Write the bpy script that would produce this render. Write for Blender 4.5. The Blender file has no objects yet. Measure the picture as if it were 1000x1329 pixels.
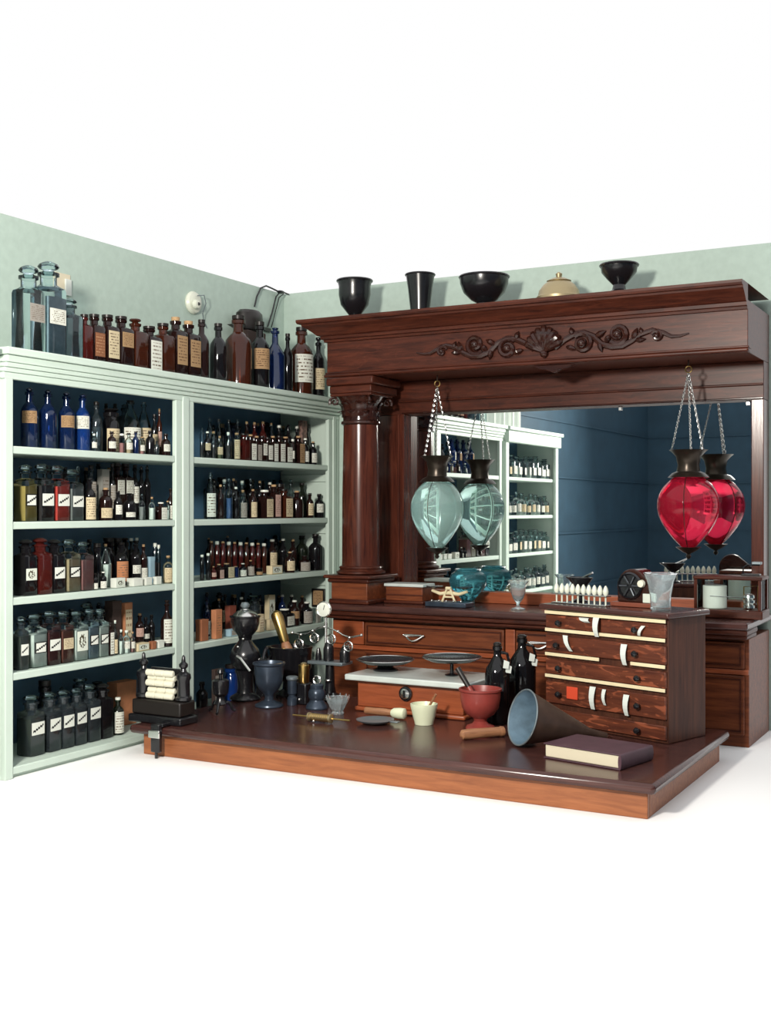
import bpy, math, random
from mathutils import Vector, Matrix
random.seed(7)
S = bpy.context.scene
COL = S.collection
PI = math.pi

# ------------------------------------------------------------------ camera, world, light
F = 1520.0                       # focal length in pixels of the 1000 px wide frame
TH = math.radians(28.9)          # the camera looks this far to the left of +Y
SN, CS = math.sin(TH), math.cos(TH)
ZC = 1.55                        # eye height
HZ = 660.0                       # horizon row
cd = bpy.data.cameras.new('camera'); cam = bpy.data.objects.new('camera', cd); COL.objects.link(cam)
cam.location = (0, 0, ZC); cam.rotation_euler = (PI / 2, 0, TH)
cd.sensor_fit = 'HORIZONTAL'; cd.sensor_width = 36; cd.lens = F / 1000 * 36
cd.shift_y = (HZ - 664.5) / 1000; cd.clip_start = 0.05
S.camera = cam
w = bpy.data.worlds.new('world'); S.world = w; w.use_nodes = True
w.node_tree.nodes['Background'].inputs[0].default_value = (1, 1, 1, 1)
w.node_tree.nodes['Background'].inputs[1].default_value = 1.0
ld = bpy.data.lights.new('photo_lamp', 'AREA'); ld.shape = 'DISK'; ld.size = 0.35; ld.energy = 150; ld.color = (1, 0.95, 0.86)
lo = bpy.data.objects.new('photo_lamp', ld); COL.objects.link(lo); lo.location = (-1.55, 0.5, 2.45)
lo.rotation_euler = (Vector((-2.5, 5.0, 1.55)) - lo.location).to_track_quat('-Z', 'Y').to_euler()
S.view_settings.view_transform = 'Standard'; S.view_settings.look = 'None'
S.view_settings.gamma = 1; S.view_settings.use_curve_mapping = False
S.view_settings.exposure = 0.0

# ------------------------------------------------------------------ measuring helpers (a picture column -> a point on a real plane)
def ray(u):
    t = (u - 500) / F
    return (-SN + CS * t, CS + SN * t)
def on_x(u, X):                  # -> Y, depth
    dx, dy = ray(u); s = X / dx
    return dy * s, s
def on_y(u, Y):                  # -> X, depth
    dx, dy = ray(u); s = Y / dy
    return dx * s, s
def zat(v, s): return ZC + (HZ - v) * s / F
TABLE_Z = 0.75
def T(u, v, z=TABLE_Z):          # -> x, y, metres per pixel for something standing at height z
    s = F * (ZC - z) / (v - HZ); dx, dy = ray(u)
    return dx * s, dy * s, s / F

# ------------------------------------------------------------------ materials
MATS = {}
def nodes_of(name):
    m = bpy.data.materials.new(name); m.use_nodes = True
    nt = m.node_tree; b = nt.nodes['Principled BSDF']
    MATS[name] = m
    return m, nt, b
def plain(name, col, rough=0.5, metal=0.0, spec=0.5, trans=0.0, ior=1.45, noise=0.0, nscale=20, coat=0.0, sss=0.0):
    m, nt, b = nodes_of(name)
    b.inputs['Base Color'].default_value = (*col, 1); b.inputs['Roughness'].default_value = rough
    b.inputs['Metallic'].default_value = metal; b.inputs['Specular IOR Level'].default_value = spec
    b.inputs['Transmission Weight'].default_value = trans; b.inputs['IOR'].default_value = ior
    b.inputs['Coat Weight'].default_value = coat
    if noise:
        tc = nt.nodes.new('ShaderNodeTexCoord'); n = nt.nodes.new('ShaderNodeTexNoise')
        n.inputs['Scale'].default_value = nscale; n.inputs['Detail'].default_value = 5
        r = nt.nodes.new('ShaderNodeValToRGB')
        r.color_ramp.elements[0].position = 0.3; r.color_ramp.elements[1].position = 0.7
        r.color_ramp.elements[0].color = (*[max(0, c * (1 - noise)) for c in col], 1)
        r.color_ramp.elements[1].color = (*[min(1, c * (1 + noise)) for c in col], 1)
        nt.links.new(tc.outputs['Object'], n.inputs['Vector']); nt.links.new(n.outputs['Fac'], r.inputs['Fac'])
        nt.links.new(r.outputs['Color'], b.inputs['Base Color'])
    return m
def wood(name, dark, light, axis=0, rough=0.32, scale=1.0, figure=0.0, spec=0.45):
    m, nt, b = nodes_of(name)
    tc = nt.nodes.new('ShaderNodeTexCoord'); mp = nt.nodes.new('ShaderNodeMapping')
    sc = [26 * scale] * 3; sc[axis] = 2.2 * scale
    mp.inputs['Scale'].default_value = sc
    n = nt.nodes.new('ShaderNodeTexNoise'); n.inputs['Scale'].default_value = 2.2; n.inputs['Detail'].default_value = 7; n.inputs['Roughness'].default_value = 0.62
    n.inputs['Distortion'].default_value = 0.6
    r = nt.nodes.new('ShaderNodeValToRGB'); e = r.color_ramp.elements
    e[0].position = 0.3; e[0].color = (*dark, 1); e[1].position = 0.72; e[1].color = (*light, 1)
    nt.links.new(tc.outputs['Object'], mp.inputs['Vector']); nt.links.new(mp.outputs['Vector'], n.inputs['Vector'])
    nt.links.new(n.outputs['Fac'], r.inputs['Fac'])
    out = r.outputs['Color']
    if figure:
        mp2 = nt.nodes.new('ShaderNodeMapping'); s2 = [9, 30, 30]; s2 = [30, 30, 30]; s2[axis] = 8
        mp2.inputs['Scale'].default_value = s2; mp2.inputs['Rotation'].default_value = (0.3, 0.5, 0.2)
        n2 = nt.nodes.new('ShaderNodeTexNoise'); n2.inputs['Scale'].default_value = 1.4; n2.inputs['Detail'].default_value = 2; n2.inputs['Distortion'].default_value = 1.5
        r2 = nt.nodes.new('ShaderNodeValToRGB'); r2.color_ramp.elements[0].position = 0.56; r2.color_ramp.elements[1].position = 0.64
        mx = nt.nodes.new('ShaderNodeMix'); mx.data_type = 'RGBA'
        mx.inputs['B'].default_value = (*[min(1, c * 1.9) for c in light], 1)
        ml = nt.nodes.new('ShaderNodeMath'); ml.operation = 'MULTIPLY'; ml.inputs[1].default_value = figure
        nt.links.new(tc.outputs['Object'], mp2.inputs['Vector']); nt.links.new(mp2.outputs['Vector'], n2.inputs['Vector'])
        nt.links.new(n2.outputs['Fac'], r2.inputs['Fac']); nt.links.new(r2.outputs['Color'], ml.inputs[0])
        nt.links.new(ml.outputs[0], mx.inputs['Factor']); nt.links.new(out, mx.inputs['A'])
        out = mx.outputs['Result']
    nt.links.new(out, b.inputs['Base Color'])
    b.inputs['Roughness'].default_value = rough; b.inputs['Specular IOR Level'].default_value = spec
    bp = nt.nodes.new('ShaderNodeBump'); bp.inputs['Strength'].default_value = 0.12; bp.inputs['Distance'].default_value = 0.002
    nt.links.new(n.outputs['Fac'], bp.inputs['Height']); nt.links.new(bp.outputs['Normal'], b.inputs['Normal'])
    return m
def thin_glass(name, tint, refl=0.12, body=None, bodyfac=0.0, rough=0.07):
    m = bpy.data.materials.new(name); m.use_nodes = True; MATS[name] = m
    nt = m.node_tree; nt.nodes.clear()
    o = nt.nodes.new('ShaderNodeOutputMaterial'); tr = nt.nodes.new('ShaderNodeBsdfTransparent'); gl = nt.nodes.new('ShaderNodeBsdfGlossy')
    tr.inputs[0].default_value = (*tint, 1); gl.inputs['Roughness'].default_value = rough
    gl.inputs['Color'].default_value = (0.82, 0.86, 0.88, 1)
    lw = nt.nodes.new('ShaderNodeLayerWeight'); lw.inputs['Blend'].default_value = refl
    mx = nt.nodes.new('ShaderNodeMixShader')
    src = tr.outputs[0]
    if bodyfac:
        df = nt.nodes.new('ShaderNodeBsdfDiffuse'); df.inputs[0].default_value = (*body, 1)
        m2 = nt.nodes.new('ShaderNodeMixShader'); m2.inputs[0].default_value = bodyfac
        nt.links.new(tr.outputs[0], m2.inputs[1]); nt.links.new(df.outputs[0], m2.inputs[2]); src = m2.outputs[0]
    nt.links.new(lw.outputs['Fresnel'], mx.inputs[0]); nt.links.new(src, mx.inputs[1]); nt.links.new(gl.outputs[0], mx.inputs[2])
    nt.links.new(mx.outputs[0], o.inputs[0])
    return m
def paper(name, base, ink, lines=6, style='text', frame=None):
    """printed label: rows of broken ink strokes, or a diagonal ribbon of script, drawn in the patch's own UV"""
    m, nt, b = nodes_of(name); N = nt.nodes; L = nt.links
    b.inputs['Roughness'].default_value = 0.75; b.inputs['Specular IOR Level'].default_value = 0.15
    uv = N.new('ShaderNodeUVMap'); uv.uv_map = 'UVMap'; sx = N.new('ShaderNodeSeparateXYZ'); L.new(uv.outputs[0], sx.inputs[0])
    oi = N.new('ShaderNodeObjectInfo')
    def mth(op, a, c=None):
        n = N.new('ShaderNodeMath'); n.operation = op
        for i, q in enumerate((a, c)):
            if q is None: continue
            if isinstance(q, (int, float)): n.inputs[i].default_value = q
            else: L.new(q, n.inputs[i])
        return n.outputs[0]
    U, V = sx.outputs[0], sx.outputs[1]
    inside = mth('MULTIPLY', mth('LESS_THAN', mth('ABSOLUTE', mth('SUBTRACT', U, 0.5)), 0.42), mth('LESS_THAN', mth('ABSOLUTE', mth('SUBTRACT', V, 0.5)), 0.43))
    if style == 'text':
        vn = mth('MULTIPLY', V, lines * 1.6); fr = mth('FRACT', vn); row = mth('FLOOR', vn)
        stroke = mth('MULTIPLY', mth('GREATER_THAN', fr, 0.3), mth('LESS_THAN', fr, 0.68))
        cb = N.new('ShaderNodeCombineXYZ'); L.new(mth('MULTIPLY', U, 16.0), cb.inputs[0]); L.new(mth('MULTIPLY', row, 7.3), cb.inputs[1])
        L.new(mth('MULTIPLY', oi.outputs['Random'], 40.0), cb.inputs[2])
        n = N.new('ShaderNodeTexNoise'); n.inputs['Scale'].default_value = 1.0; n.inputs['Detail'].default_value = 1; L.new(cb.outputs[0], n.inputs['Vector'])
        mask = mth('MULTIPLY', mth('MULTIPLY', stroke, mth('GREATER_THAN', n.outputs['Fac'], 0.48)), inside)
    elif style == 'diag':
        d = mth('SUBTRACT', V, mth('ADD', mth('MULTIPLY', U, 0.55), 0.22))
        wv = mth('MULTIPLY', mth('SINE', mth('MULTIPLY', U, 34.0)), 0.05)
        mask = mth('MULTIPLY', mth('LESS_THAN', mth('ABSOLUTE', mth('ADD', d, wv)), 0.085), inside)
    else:   # emblem: a dark wreath-like blot
        cb = N.new('ShaderNodeCombineXYZ'); L.new(mth('MULTIPLY', U, 4.0), cb.inputs[0]); L.new(mth('MULTIPLY', V, 4.0), cb.inputs[1])
        n = N.new('ShaderNodeTexNoise'); n.inputs['Scale'].default_value = 1.6; L.new(cb.outputs[0], n.inputs['Vector'])
        rr = mth('ADD', mth('POWER', mth('SUBTRACT', U, 0.5), 2.0), mth('POWER', mth('SUBTRACT', V, 0.5), 2.0))
        mask = mth('MULTIPLY', mth('LESS_THAN', rr, 0.13), mth('GREATER_THAN', n.outputs['Fac'], 0.5))
    if frame:
        edge = mth('SUBTRACT', 1.0, mth('MULTIPLY', mth('LESS_THAN', mth('ABSOLUTE', mth('SUBTRACT', U, 0.5)), 0.42), mth('LESS_THAN', mth('ABSOLUTE', mth('SUBTRACT', V, 0.5)), 0.42)))
        mask = mth('MAXIMUM', mask, edge)
    mx = N.new('ShaderNodeMix'); mx.data_type = 'RGBA'; mx.inputs['A'].default_value = (*base, 1); mx.inputs['B'].default_value = (*ink, 1)
    L.new(mask, mx.inputs['Factor']); L.new(mx.outputs['Result'], b.inputs['Base Color'])
    return m

wood('oak', (0.024, 0.0065, 0.0045), (0.098, 0.0245, 0.0125), 0, 0.36, spec=0.22, figure=0.12)
wood('oak_up', (0.03, 0.008, 0.006), (0.11, 0.028, 0.015), 2, 0.2, spec=0.4)
wood('oak_drawer', (0.07, 0.018, 0.008), (0.22, 0.06, 0.022), 0, 0.4, spec=0.25)
wood('oak_figured', (0.05, 0.014, 0.009), (0.15, 0.042, 0.02), 0, 0.36, 1.0, 0.75, spec=0.25)
wood('oak_side', (0.035, 0.013, 0.009), (0.1, 0.034, 0.018), 2, 0.45, spec=0.2)
wood('carving', (0.016, 0.005, 0.004), (0.045, 0.014, 0.009), 0, 0.16)
wood('mahogany_top', (0.035, 0.014, 0.013), (0.085, 0.033, 0.027), 0, 0.2)
wood('apron_wood', (0.2, 0.062, 0.022), (0.36, 0.125, 0.045), 0, 0.45)
wood('box_wood', (0.2, 0.045, 0.016), (0.36, 0.09, 0.033), 0, 0.35)
wood('turned_wood', (0.2, 0.085, 0.04), (0.42, 0.2, 0.1), 0, 0.45, 2.0)
plain('white_paint', (0.53, 0.63, 0.56), 0.5, noise=0.03, nscale=8)
plain('wall_paint', (0.42, 0.52, 0.46), 0.8, noise=0.05, nscale=30)
plain('blue_paint', (0.07, 0.15, 0.24), 0.6, noise=0.25, nscale=4)
plain('blue_wall', (0.018, 0.05, 0.082), 0.7, noise=0.12, nscale=6)
plain('floor_white', (0.93, 0.93, 0.93), 0.9)
plain('black_iron', (0.008, 0.008, 0.01), 0.25, spec=0.6, coat=0.2)
plain('black_wood', (0.012, 0.009, 0.008), 0.35)
plain('blue_iron', (0.04, 0.055, 0.08), 0.3, metal=0.4, noise=0.3)
plain('brass', (0.55, 0.38, 0.14), 0.28, metal=1.0)
plain('dull_brass', (0.42, 0.34, 0.2), 0.4, metal=0.8)
plain('silver', (0.72, 0.72, 0.7), 0.22, metal=1.0)
plain('white_enamel', (0.72, 0.74, 0.66), 0.25)
plain('cream_ceramic', (0.68, 0.72, 0.52), 0.28)
plain('porcelain', (0.7, 0.68, 0.55), 0.3)
plain('marble', (0.55, 0.6, 0.57), 0.22, noise=0.08, nscale=14)
plain('red_clay', (0.25, 0.042, 0.034), 0.38, noise=0.15)
plain('tin', (0.13, 0.2, 0.26), 0.45, metal=0.25, noise=0.25, nscale=25)
plain('tin_brown', (0.06, 0.036, 0.027), 0.42, noise=0.25)
plain('pewter', (0.2, 0.24, 0.26), 0.35, metal=0.5)
plain('pan_metal', (0.08, 0.09, 0.1), 0.2, metal=0.7)
plain('mirror', (0.9, 0.93, 0.92), 0.01, metal=1.0)
plain('cork', (0.42, 0.27, 0.14), 0.85, noise=0.2, nscale=60)
plain('ivory', (0.72, 0.62, 0.4), 0.55, noise=0.06)
plain('cream_paper', (0.62, 0.56, 0.42), 0.8)
plain('white_paper', (0.62, 0.66, 0.62), 0.8)
plain('book_cover', (0.07, 0.032, 0.045), 0.55, noise=0.2)
plain('red_paper', (0.6, 0.06, 0.02), 0.7)
plain('bronze', (0.045, 0.035, 0.027), 0.3, metal=0.7)
plain('dark_board', (0.2, 0.055, 0.03), 0.4)
plain('ceramic_white', (0.66, 0.68, 0.58), 0.35)
plain('carton_brown', (0.28, 0.1, 0.045), 0.7, noise=0.15)
plain('carton_red', (0.2, 0.05, 0.03), 0.7, noise=0.15)
plain('carton_orange', (0.42, 0.17, 0.08), 0.7, noise=0.2)
plain('carton_cream', (0.56, 0.47, 0.3), 0.75, noise=0.12)
plain('carton_white', (0.62, 0.64, 0.58), 0.75, noise=0.06)
plain('carton_blue', (0.28, 0.42, 0.5), 0.7, noise=0.12)
plain('carton_grey', (0.2, 0.2, 0.18), 0.7, noise=0.15)
plain('carton_dark', (0.05, 0.03, 0.025), 0.7, noise=0.15)
plain('carton_mottled', (0.2, 0.12, 0.1), 0.6, noise=0.7, nscale=70)
# contents of jars
for nm, c in dict(yellow=(0.34, 0.24, 0.07), dark=(0.03, 0.022, 0.022), red=(0.55, 0.06, 0.045), white=(0.62, 0.64, 0.58), tan=(0.4, 0.3, 0.18), pink=(0.34, 0.15, 0.14),
                  maroon=(0.09, 0.022, 0.022), russet=(0.16, 0.05, 0.035), bluegrey=(0.2, 0.26, 0.3), grey=(0.2, 0.2, 0.19), green=(0.1, 0.1, 0.05), blue=(0.05, 0.1, 0.22)).items():
    plain('fill_' + nm, c, 0.7, noise=0.12, nscale=50)
thin_glass('glass_clear', (0.86, 0.94, 0.95), 0.33)
thin_glass('glass_grey', (0.55, 0.63, 0.67), 0.33, (0.1, 0.13, 0.15), 0.15)
thin_glass('glass_amber', (0.42, 0.15, 0.055), 0.34, (0.07, 0.018, 0.009), 0.55)
thin_glass('glass_brown', (0.2, 0.07, 0.04), 0.34, (0.018, 0.007, 0.006), 0.75)
thin_glass('glass_dark', (0.1, 0.07, 0.06), 0.34, (0.008, 0.007, 0.008), 0.85)
thin_glass('glass_blue', (0.1, 0.2, 0.55), 0.42, (0.006, 0.018, 0.075), 0.6)
thin_glass('glass_cobalt', (0.1, 0.25, 0.75), 0.42, (0.01, 0.05, 0.24), 0.55)
thin_glass('glass_green', (0.3, 0.36, 0.26), 0.34, (0.015, 0.02, 0.013), 0.6)
thin_glass('glass_red', (0.45, 0.1, 0.08), 0.34, (0.1, 0.015, 0.012), 0.5)
thin_glass('pane', (0.95, 0.98, 0.98), 0.05)
plain('globe_water', (0.62, 0.88, 0.84), 0.02, trans=0.78, ior=1.33)
plain('globe_red', (0.75, 0.03, 0.085), 0.03, trans=0.82, ior=1.33)
plain('teal_glass', (0.12, 0.42, 0.5), 0.03, trans=0.85, ior=1.3)
plain('crystal', (0.86, 0.95, 0.97), 0.03, trans=0.9, ior=1.45)
INK = (0.14, 0.1, 0.07)
paper('label_cream', (0.55, 0.46, 0.3), INK, 6)
paper('label_white', (0.64, 0.65, 0.58), INK, 5)
paper('label_tan', (0.33, 0.21, 0.11), (0.1, 0.05, 0.03), 6)
paper('label_brown', (0.22, 0.09, 0.045), (0.4, 0.22, 0.12), 5)
paper('label_pink', (0.5, 0.32, 0.27), INK, 7)
paper('label_grey', (0.3, 0.28, 0.25), INK, 6)
paper('label_orange', (0.45, 0.19, 0.09), INK, 5)
paper('label_diag', (0.66, 0.68, 0.62), (0.02, 0.02, 0.02), style='diag')
paper('label_framed', (0.66, 0.68, 0.62), (0.015, 0.015, 0.015), style='diag', frame=True)
paper('label_emblem', (0.62, 0.66, 0.58), (0.06, 0.05, 0.03), style='emblem')
paper('card_print', (0.6, 0.52, 0.36), (0.2, 0.1, 0.05), 3)
M = MATS

# ------------------------------------------------------------------ mesh helpers
WLOC = {}                         # world origin of every object that keeps the world's axes
class B:
    def __init__(s): s.v = []; s.f = []; s.uv = {}
    def add(s, vs, fs):
        o = len(s.v); s.v += [tuple(p) for p in vs]; s.f += [tuple(i + o for i in f) for f in fs]; return s
    def box(s, x0, x1, y0, y1, z0, z1):
        vs = [(x, y, z) for x in (x0, x1) for y in (y0, y1) for z in (z0, z1)]
        return s.add(vs, [(0, 1, 3, 2), (4, 6, 7, 5), (0, 4, 5, 1), (2, 3, 7, 6), (0, 2, 6, 4), (1, 5, 7, 3)])
    def lathe(s, prof, seg=20, c=(0, 0, 0), n=None, ax='z', cap=True, flute=0.0, nfl=0):
        """prof: (radius, height[, squareness exponent]) rings"""
        vs = []; fs = []
        for p in prof:
            r, z = p[0], p[1]; q = p[2] if len(p) > 2 else 2.0
            for k in range(seg):
                a = 2 * PI * k / seg
                ca, sa = math.cos(a), math.sin(a)
                f = 1.0 if q <= 2 else 1.0 / ((abs(ca) ** q + abs(sa) ** q) ** (1.0 / q))
                if flute: f *= 1 + flute * (abs(math.cos(a * nfl / 2)) - 0.5)
                x, y = r * f * ca, r * f * sa
                vs.append((x + c[0], y + c[1], z + c[2]) if ax == 'z' else ((z + c[0], x + c[1], y + c[2]) if ax == 'x' else (x + c[0], z + c[1], y + c[2])))
        m = len(prof)
        for i in range(m - 1):
            for k in range(seg):
                k2 = (k + 1) % seg
                fs.append((i * seg + k, i * seg + k2, (i + 1) * seg + k2, (i + 1) * seg + k))
        if cap:
            fs.append(tuple(range(seg - 1, -1, -1))); fs.append(tuple((m - 1) * seg + k for k in range(seg)))
        return s.add(vs, fs)
    def tube(s, pts, rad, seg=8, closed=False):
        pts = [Vector(p) for p in pts]; n = len(pts); vs = []; fs = []
        rr = rad if isinstance(rad, (list, tuple)) else [rad] * n
        up = None
        for i, p in enumerate(pts):
            a = pts[(i - 1) % n] if (i or closed) else p; b = pts[(i + 1) % n] if (i < n - 1 or closed) else p
            d = (b - a).normalized()
            if up is None:
                up = Vector((0, 0, 1)) if abs(d.z) < 0.9 else Vector((1, 0, 0))
            x = d.cross(up); x = x.normalized() if x.length > 1e-6 else d.orthogonal().normalized()
            up = x.cross(d).normalized()
            for k in range(seg):
                t = 2 * PI * k / seg
                vs.append(p + (x * math.cos(t) + up * math.sin(t)) * rr[i])
        for i in range(n if closed else n - 1):
            j = (i + 1) % n
            for k in range(seg):
                k2 = (k + 1) % seg
                fs.append((i * seg + k, i * seg + k2, j * seg + k2, j * seg + k))
        if not closed:
            fs.append(tuple(range(seg - 1, -1, -1))); fs.append(tuple((n - 1) * seg + k for k in range(seg)))
        return s.add(vs, fs)
    def ring(s, c, R, r, axis='y', seg=20, sub=6, sx=1.0):
        pts = []
        for k in range(seg):
            a = 2 * PI * k / seg; p, q = R * sx * math.cos(a), R * math.sin(a)
            pts.append((c[0] + p, c[1], c[2] + q) if axis == 'y' else ((c[0], c[1] + p, c[2] + q) if axis == 'x' else (c[0] + p, c[1] + q, c[2])))
        return s.tube(pts, r, sub, True)
    def ball(s, c, r, seg=12, rings=8, sc=(1, 1, 1)):
        prof = [(max(1e-4, math.sin(PI * i / rings)) * r, -math.cos(PI * i / rings) * r) for i in range(rings + 1)]
        b = B().lathe(prof, seg)
        return s.add([(p[0] * sc[0] + c[0], p[1] * sc[1] + c[1], p[2] * sc[2] + c[2]) for p in b.v], b.f)
    def prism(s, poly, y0, y1):          # polygon in XZ, extruded along Y
        n = len(poly)
        vs = [(x, y0, z) for x, z in poly] + [(x, y1, z) for x, z in poly]
        return s.add(vs, [tuple(range(n)), tuple(range(2 * n - 1, n - 1, -1))] + [(i, i + n, (i + 1) % n + n, (i + 1) % n) for i in range(n)])
    def xform(s, mat):
        s.v = [tuple(mat @ Vector(p)) for p in s.v]; return s
    def patch(s, grid, w, h):            # grid of points rows*cols with UV
        rows = len(grid); cols = len(grid[0]); o = len(s.v)
        for i, row in enumerate(grid):
            for j, p in enumerate(row):
                s.uv[len(s.v)] = (j / (cols - 1), i / (rows - 1)); s.v.append(tuple(p))
        for i in range(rows - 1):
            for j in range(cols - 1):
                s.f.append((o + i * cols + j, o + i * cols + j + 1, o + (i + 1) * cols + j + 1, o + (i + 1) * cols + j))
        return s
    def obj(s, name, mat, parent=None, world=False, loc=(0, 0, 0), rot=None, smooth=True, bevel=0.0, angle=35):
        me = bpy.data.meshes.new(name)
        vs = s.v
        if world and parent is not None:
            L = WLOC.get(parent.name, (0, 0, 0))
            vs = [(a - L[0], b - L[1], c - L[2]) for a, b, c in vs]
        me.from_pydata(vs, [], s.f); me.update()
        if s.uv:
            ul = me.uv_layers.new(name='UVMap')
            for lp in me.loops: ul.data[lp.index].uv = s.uv.get(lp.vertex_index, (0, 0))
        if smooth:
            me.polygons.foreach_set('use_smooth', [True] * len(me.polygons)); me.set_sharp_from_angle(angle=math.radians(angle))
        me.materials.append(M[mat])
        o = bpy.data.objects.new(name, me); COL.objects.link(o)
        o.location = loc
        if rot: o.rotation_euler = rot
        P = WLOC.get(parent.name, (0, 0, 0)) if parent is not None else (0, 0, 0)
        WLOC[o.name] = tuple(P[i] + loc[i] for i in range(3))
        if parent is not None: o.parent = parent
        if bevel:
            md = o.modifiers.new('bevel', 'BEVEL'); md.width = bevel; md.segments = 2; md.limit_method = 'ANGLE'
        return o
def thing(name, label, cat, loc=(0, 0, 0), rz=0.0, group=None):
    o = bpy.data.objects.new(name, None); COL.objects.link(o); o.empty_display_size = 0.05
    WLOC[o.name] = tuple(loc)
    o.location = loc; o.rotation_euler = (0, 0, rz); o['label'] = label; o['category'] = cat
    if group: o['group'] = group
    return o
def tag(o, label, cat, group=None):
    o['label'] = label; o['category'] = cat
    if group: o['group'] = group
    return o
def struct(b, name, mat, label=None, cat=None, **k):
    o = b.obj(name, mat, **k); o['kind'] = 'structure'
    if label: o['label'] = label; o['category'] = cat
    return o

# ------------------------------------------------------------------ the setting
FZ = 0.64                         # ground level of the set
XF = -3.0                         # front plane of the white shelving
XW = -3.33                        # left wall
YW = 4.965                        # back wall
WT = 2.64
struct(B().box(-9, 9, -6, 12, FZ - 0.1, FZ), 'floor', 'floor_white', 'plain white floor around the pharmacy fittings', 'floor', smooth=False)
struct(B().box(XW - 0.1, XW, 1.75, YW + 0.1, FZ, WT), 'wall_left', 'wall_paint', 'pale green wall behind the white shelving', 'wall', smooth=False)
struct(B().box(XW, -0.93, YW, YW + 0.1, FZ, WT), 'wall_back', 'wall_paint', 'pale green wall behind the dark wooden back bar', 'wall', smooth=False)
wl = struct(B().box(XW - 0.1, XW, -1.6, 1.75, FZ, 2.9), 'wall_side', 'blue_wall', 'dark blue boarded side wall seen only in the mirror', 'wall', smooth=False)
wr = struct(B().box(XW - 0.1, 1.7, -1.7, -1.6, FZ, 2.9), 'wall_rear', 'blue_wall', 'dark blue boarded wall facing the mirror', 'wall', smooth=False)
wg = struct(B().box(1.6, 1.7, -1.6, 6.0, FZ, 2.9), 'added_wall_right', 'blue_wall', 'added unseen dark blue boarded wall on the right, darkening reflections', 'wall', smooth=False)  # unseen wall, added to block side light and darken reflections in glass and wood
for z in (0.9, 1.35, 1.8, 2.25, 2.7):
    B().box(1.588, 1.601, -1.588, 6.0, z - 0.008, z + 0.008).obj('board_joint', 'blue_wall', wg, smooth=False)
    B().box(XW - 0.001, XW + 0.012, -1.6, 1.75, z - 0.008, z + 0.008).obj('board_joint', 'blue_wall', wl, smooth=False)
    B().box(XW, 1.6, -1.601, -1.588, z - 0.008, z + 0.008).obj('board_joint', 'blue_wall', wr, smooth=False)

# ------------------------------------------------------------------ white shelving along the left wall
ZS = {'T': 2.088, 1: 1.760, 2: 1.504, 3: 1.248, 4: 0.994, 5: 0.677}
Y0, YA, YB, YC, YD, YE = 2.81, 2.845, 3.70, 3.815, 4.862, 4.958    # end, left bay, middle post, right bay, right post
su = thing('shelving_unit', 'tall white painted wall shelving in two bays with blue back, full of bottles', 'shelving', (XF - 0.15, 3.88, FZ))
def sp(name, mat, b, **k): return b.obj(name, mat, su, world=True, **k)
sp('back_panel', 'blue_paint', B().box(XW + 0.002, XW + 0.018, Y0, YE, FZ, 2.05), smooth=False)
sp('side_panel', 'white_paint', B().box(XW + 0.018, XF - 0.02, Y0, Y0 + 0.025, FZ, 2.05), bevel=0.002)
sp('side_panel', 'white_paint', B().box(XW + 0.018, XF - 0.02, 4.905, 4.93, FZ, 2.05), bevel=0.002)
sp('divider', 'white_paint', B().box(XF - 0.045, XF - 0.0205, 3.745, 3.77, FZ, 2.05), bevel=0.002)
sp('post', 'white_paint', B().box(XF - 0.02, XF, Y0, YA, FZ, 2.0), bevel=0.003)
for a, c in ((YB, 3.735), (3.738, 3.778), (3.781, YC)):
    sp('post', 'white_paint', B().box(XF - 0.02, XF + (0.006 if c == 3.778 else 0), a, c, FZ, 2.0), bevel=0.003)
for a, c in ((YD, 4.895), (4.898, 4.925), (4.928, YE)):
    sp('post', 'white_paint', B().box(XF - 0.02, XF + (0.006 if c == 4.925 else 0), a, c, FZ, 2.0), bevel=0.003)
for lv in (1, 2, 3, 4, 5):
    z = ZS[lv]
    sp('shelf', 'white_paint', B().box(XW + 0.018, XF - 0.0455, Y0 + 0.025, 4.905, z - 0.022, z), bevel=0.003)
    for a, c in ((Y0 + 0.025, 3.745), (3.77, 4.905)):
        sp('shelf_lip', 'white_paint', B().box(XF - 0.0454, XF - 0.021, a, c, z - 0.022, z), bevel=0.0)
        sp('shelf_edge', 'white_paint', B().box(XF - 0.0209, XF - 0.004, max(a, YA + 0.001), min(c, YB - 0.001) if c < 4 else YD - 0.001, z - 0.024, z + 0.001) if c < 4 else
           B().box(XF - 0.0209, XF - 0.004, YC + 0.001, YD - 0.001, z - 0.024, z + 0.001), bevel=0.003)
sp('plinth', 'white_paint', B().box(XW + 0.018, XF - 0.021, Y0 + 0.025, 4.905, FZ, FZ + 0.014), smooth=False)
sp('top_board', 'white_paint', B().box(XW + 0.002, XF + 0.035, Y0 - 0.02, YE + 0.0, 2.064, ZS['T']), bevel=0.004)
for z0, z1, px in ((2.04, 2.063, 0.022), (2.024, 2.039, 0.016), (2.008, 2.023, 0.009), (1.985, 2.007, 0.003)):
    sp('cornice_moulding', 'white_paint', B().box(XF - 0.02, XF + px, Y0 - 0.01, YE, z0, z1), bevel=0.004)
for z in (1.70, 1.445, 1.19):      # battens under the shelves on the end panel
    sp('batten', 'white_paint', B().box(XW + 0.03, XF - 0.03, 4.893, 4.905, z - 0.018, z + 0.018), bevel=0.002)
sp('sliding_pane', 'pane', B().box(XF - 0.012, XF - 0.009, YC + 0.001, 4.20, 1.262, 1.98), smooth=False)

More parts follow.
